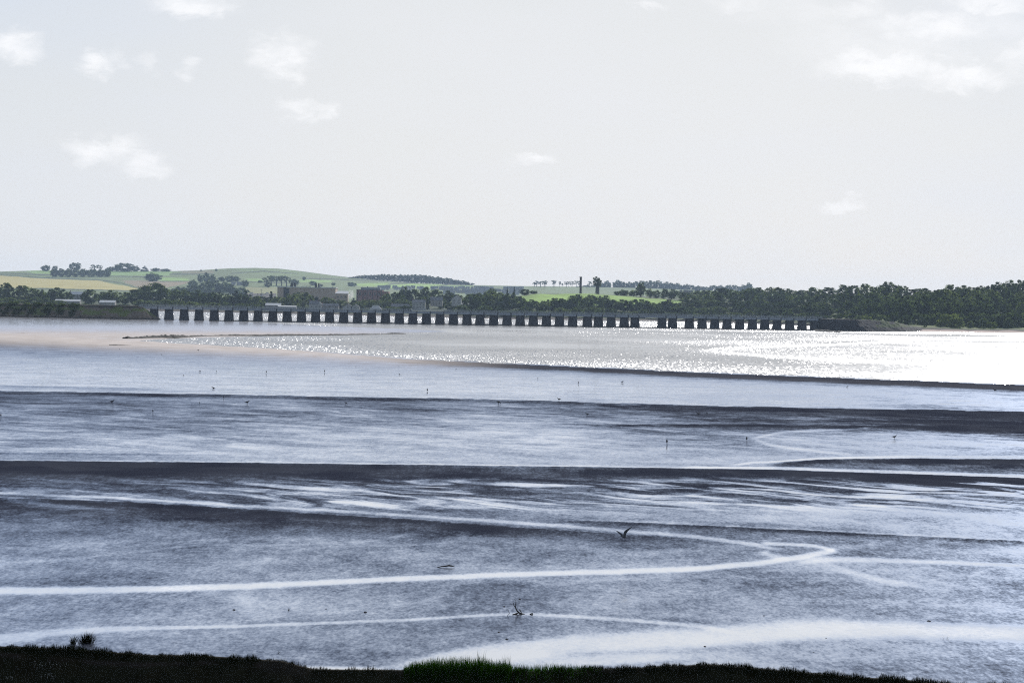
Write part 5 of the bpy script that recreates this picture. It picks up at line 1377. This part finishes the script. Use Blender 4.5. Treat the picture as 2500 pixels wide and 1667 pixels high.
# flying gull
Yg = 122.0; sg = Yg / F
gp = on_y(np.array(1521.0), np.array(1309.0), Yg).tolist()
def gq(x, y, dy=0.0): return ((x - 1521) * sg, dy, (1309 - y) * sg)
mb = MB()
mb.tube([gq(1531, 1311, .16), gq(1528.5, 1311, .12), gq(1525, 1310, .05), gq(1521.5, 1309.3, 0), gq(1518.5, 1308.6, -.05), gq(1516.6, 1308.4, -.08), gq(1515.4, 1308.8, -.1)], [.006, (.045, .016), (.05, .045), (.058, .058), .045, .036, .005], 10)
def wing(pts, qd):
    vs = []; fs = []
    for (x, y, dy, ch) in pts:
        c = Vector(gq(x, y, dy)); q = Vector(qd).normalized() * ch
        up = Vector((0, 0, 1)) * (ch * .09 + .002)
        vs += [c - q * .4, c - q * .1 + up, c + q * .6, c - q * .1 - up]
    for i in range(len(pts) - 1):
        for k in range(4): fs.append((i * 4 + k, i * 4 + (k + 1) % 4, i * 4 + 4 + (k + 1) % 4, i * 4 + 4 + k))
    fs.append((3, 2, 1, 0)); n = 4 * (len(pts) - 1); fs.append((n, n + 1, n + 2, n + 3)); return vs, fs
mb.add(*wing([(1524, 1309, .02, .15), (1524.6, 1304, .03, .16), (1525.6, 1298.5, .02, .17), (1529, 1294.6, 0, .15), (1533, 1291.6, 0, .12), (1538, 1288, .02, .08), (1543, 1285.2, .05, .015)], (.85, .30, -.42)))
mb.add(*wing([(1520, 1308.5, -.02, .11), (1516, 1303.8, -.06, .12), (1511.5, 1300.4, -.12, .10), (1507, 1297, -.14, .07), (1503, 1294.2, -.16, .012)], (.50, .45, .62)))
o = mb.build('flying_gull', GULLM, None, False); o.location = gp; tag(o, 'gull in flight with raised wings low over the mud', 'gull')

# ------------------------------------------------------------------ haze
m, nt, out = new_mat('haze_air')
v = nt.new('ShaderNodeVolumePrincipled'); v.inputs['Color'].default_value = (.58, .76, 1.0, 1); v.inputs['Density'].default_value = 3.8e-5; v.inputs['Anisotropy'].default_value = .25
nt.l.new(v.outputs[0], out.inputs['Volume']); m.cycles.homogeneous_volume = True
mb = MB(); mb.box(-5500, 5500, -250, 8200, -3.0, 125); o = mb.build('haze', m); tag(o, 'pale haze in the air over the estuary', kind='stuff')

# ------------------------------------------------------------------ camera and render
cam = bpy.data.cameras.new('camera'); co = bpy.data.objects.new('camera', cam); COL.objects.link(co)
cam.sensor_width = 36; cam.lens = F / 2500 * 36; cam.clip_start = 0.5; cam.clip_end = 20000
M = Matrix(((RV[0], UV[0], -FW[0], 0), (RV[1], UV[1], -FW[1], 0), (RV[2], UV[2], -FW[2], CAMH), (0, 0, 0, 1)))
co.matrix_world = M
scene.camera = co
scene.view_settings.view_transform = 'Standard'; scene.view_settings.look = 'None'; scene.view_settings.exposure = 0.0; scene.view_settings.gamma = 1.0
scene.cycles.use_denoising = False
scene.cycles.pixel_filter_type = 'BLACKMAN_HARRIS'; scene.cycles.filter_width = 1.15
scene.cycles.sample_clamp_indirect = 3.0; scene.cycles.max_bounces = 6; scene.cycles.volume_bounces = 0; scene.cycles.transparent_max_bounces = 8
scene.cycles.caustics_reflective = False; scene.cycles.caustics_refractive = False
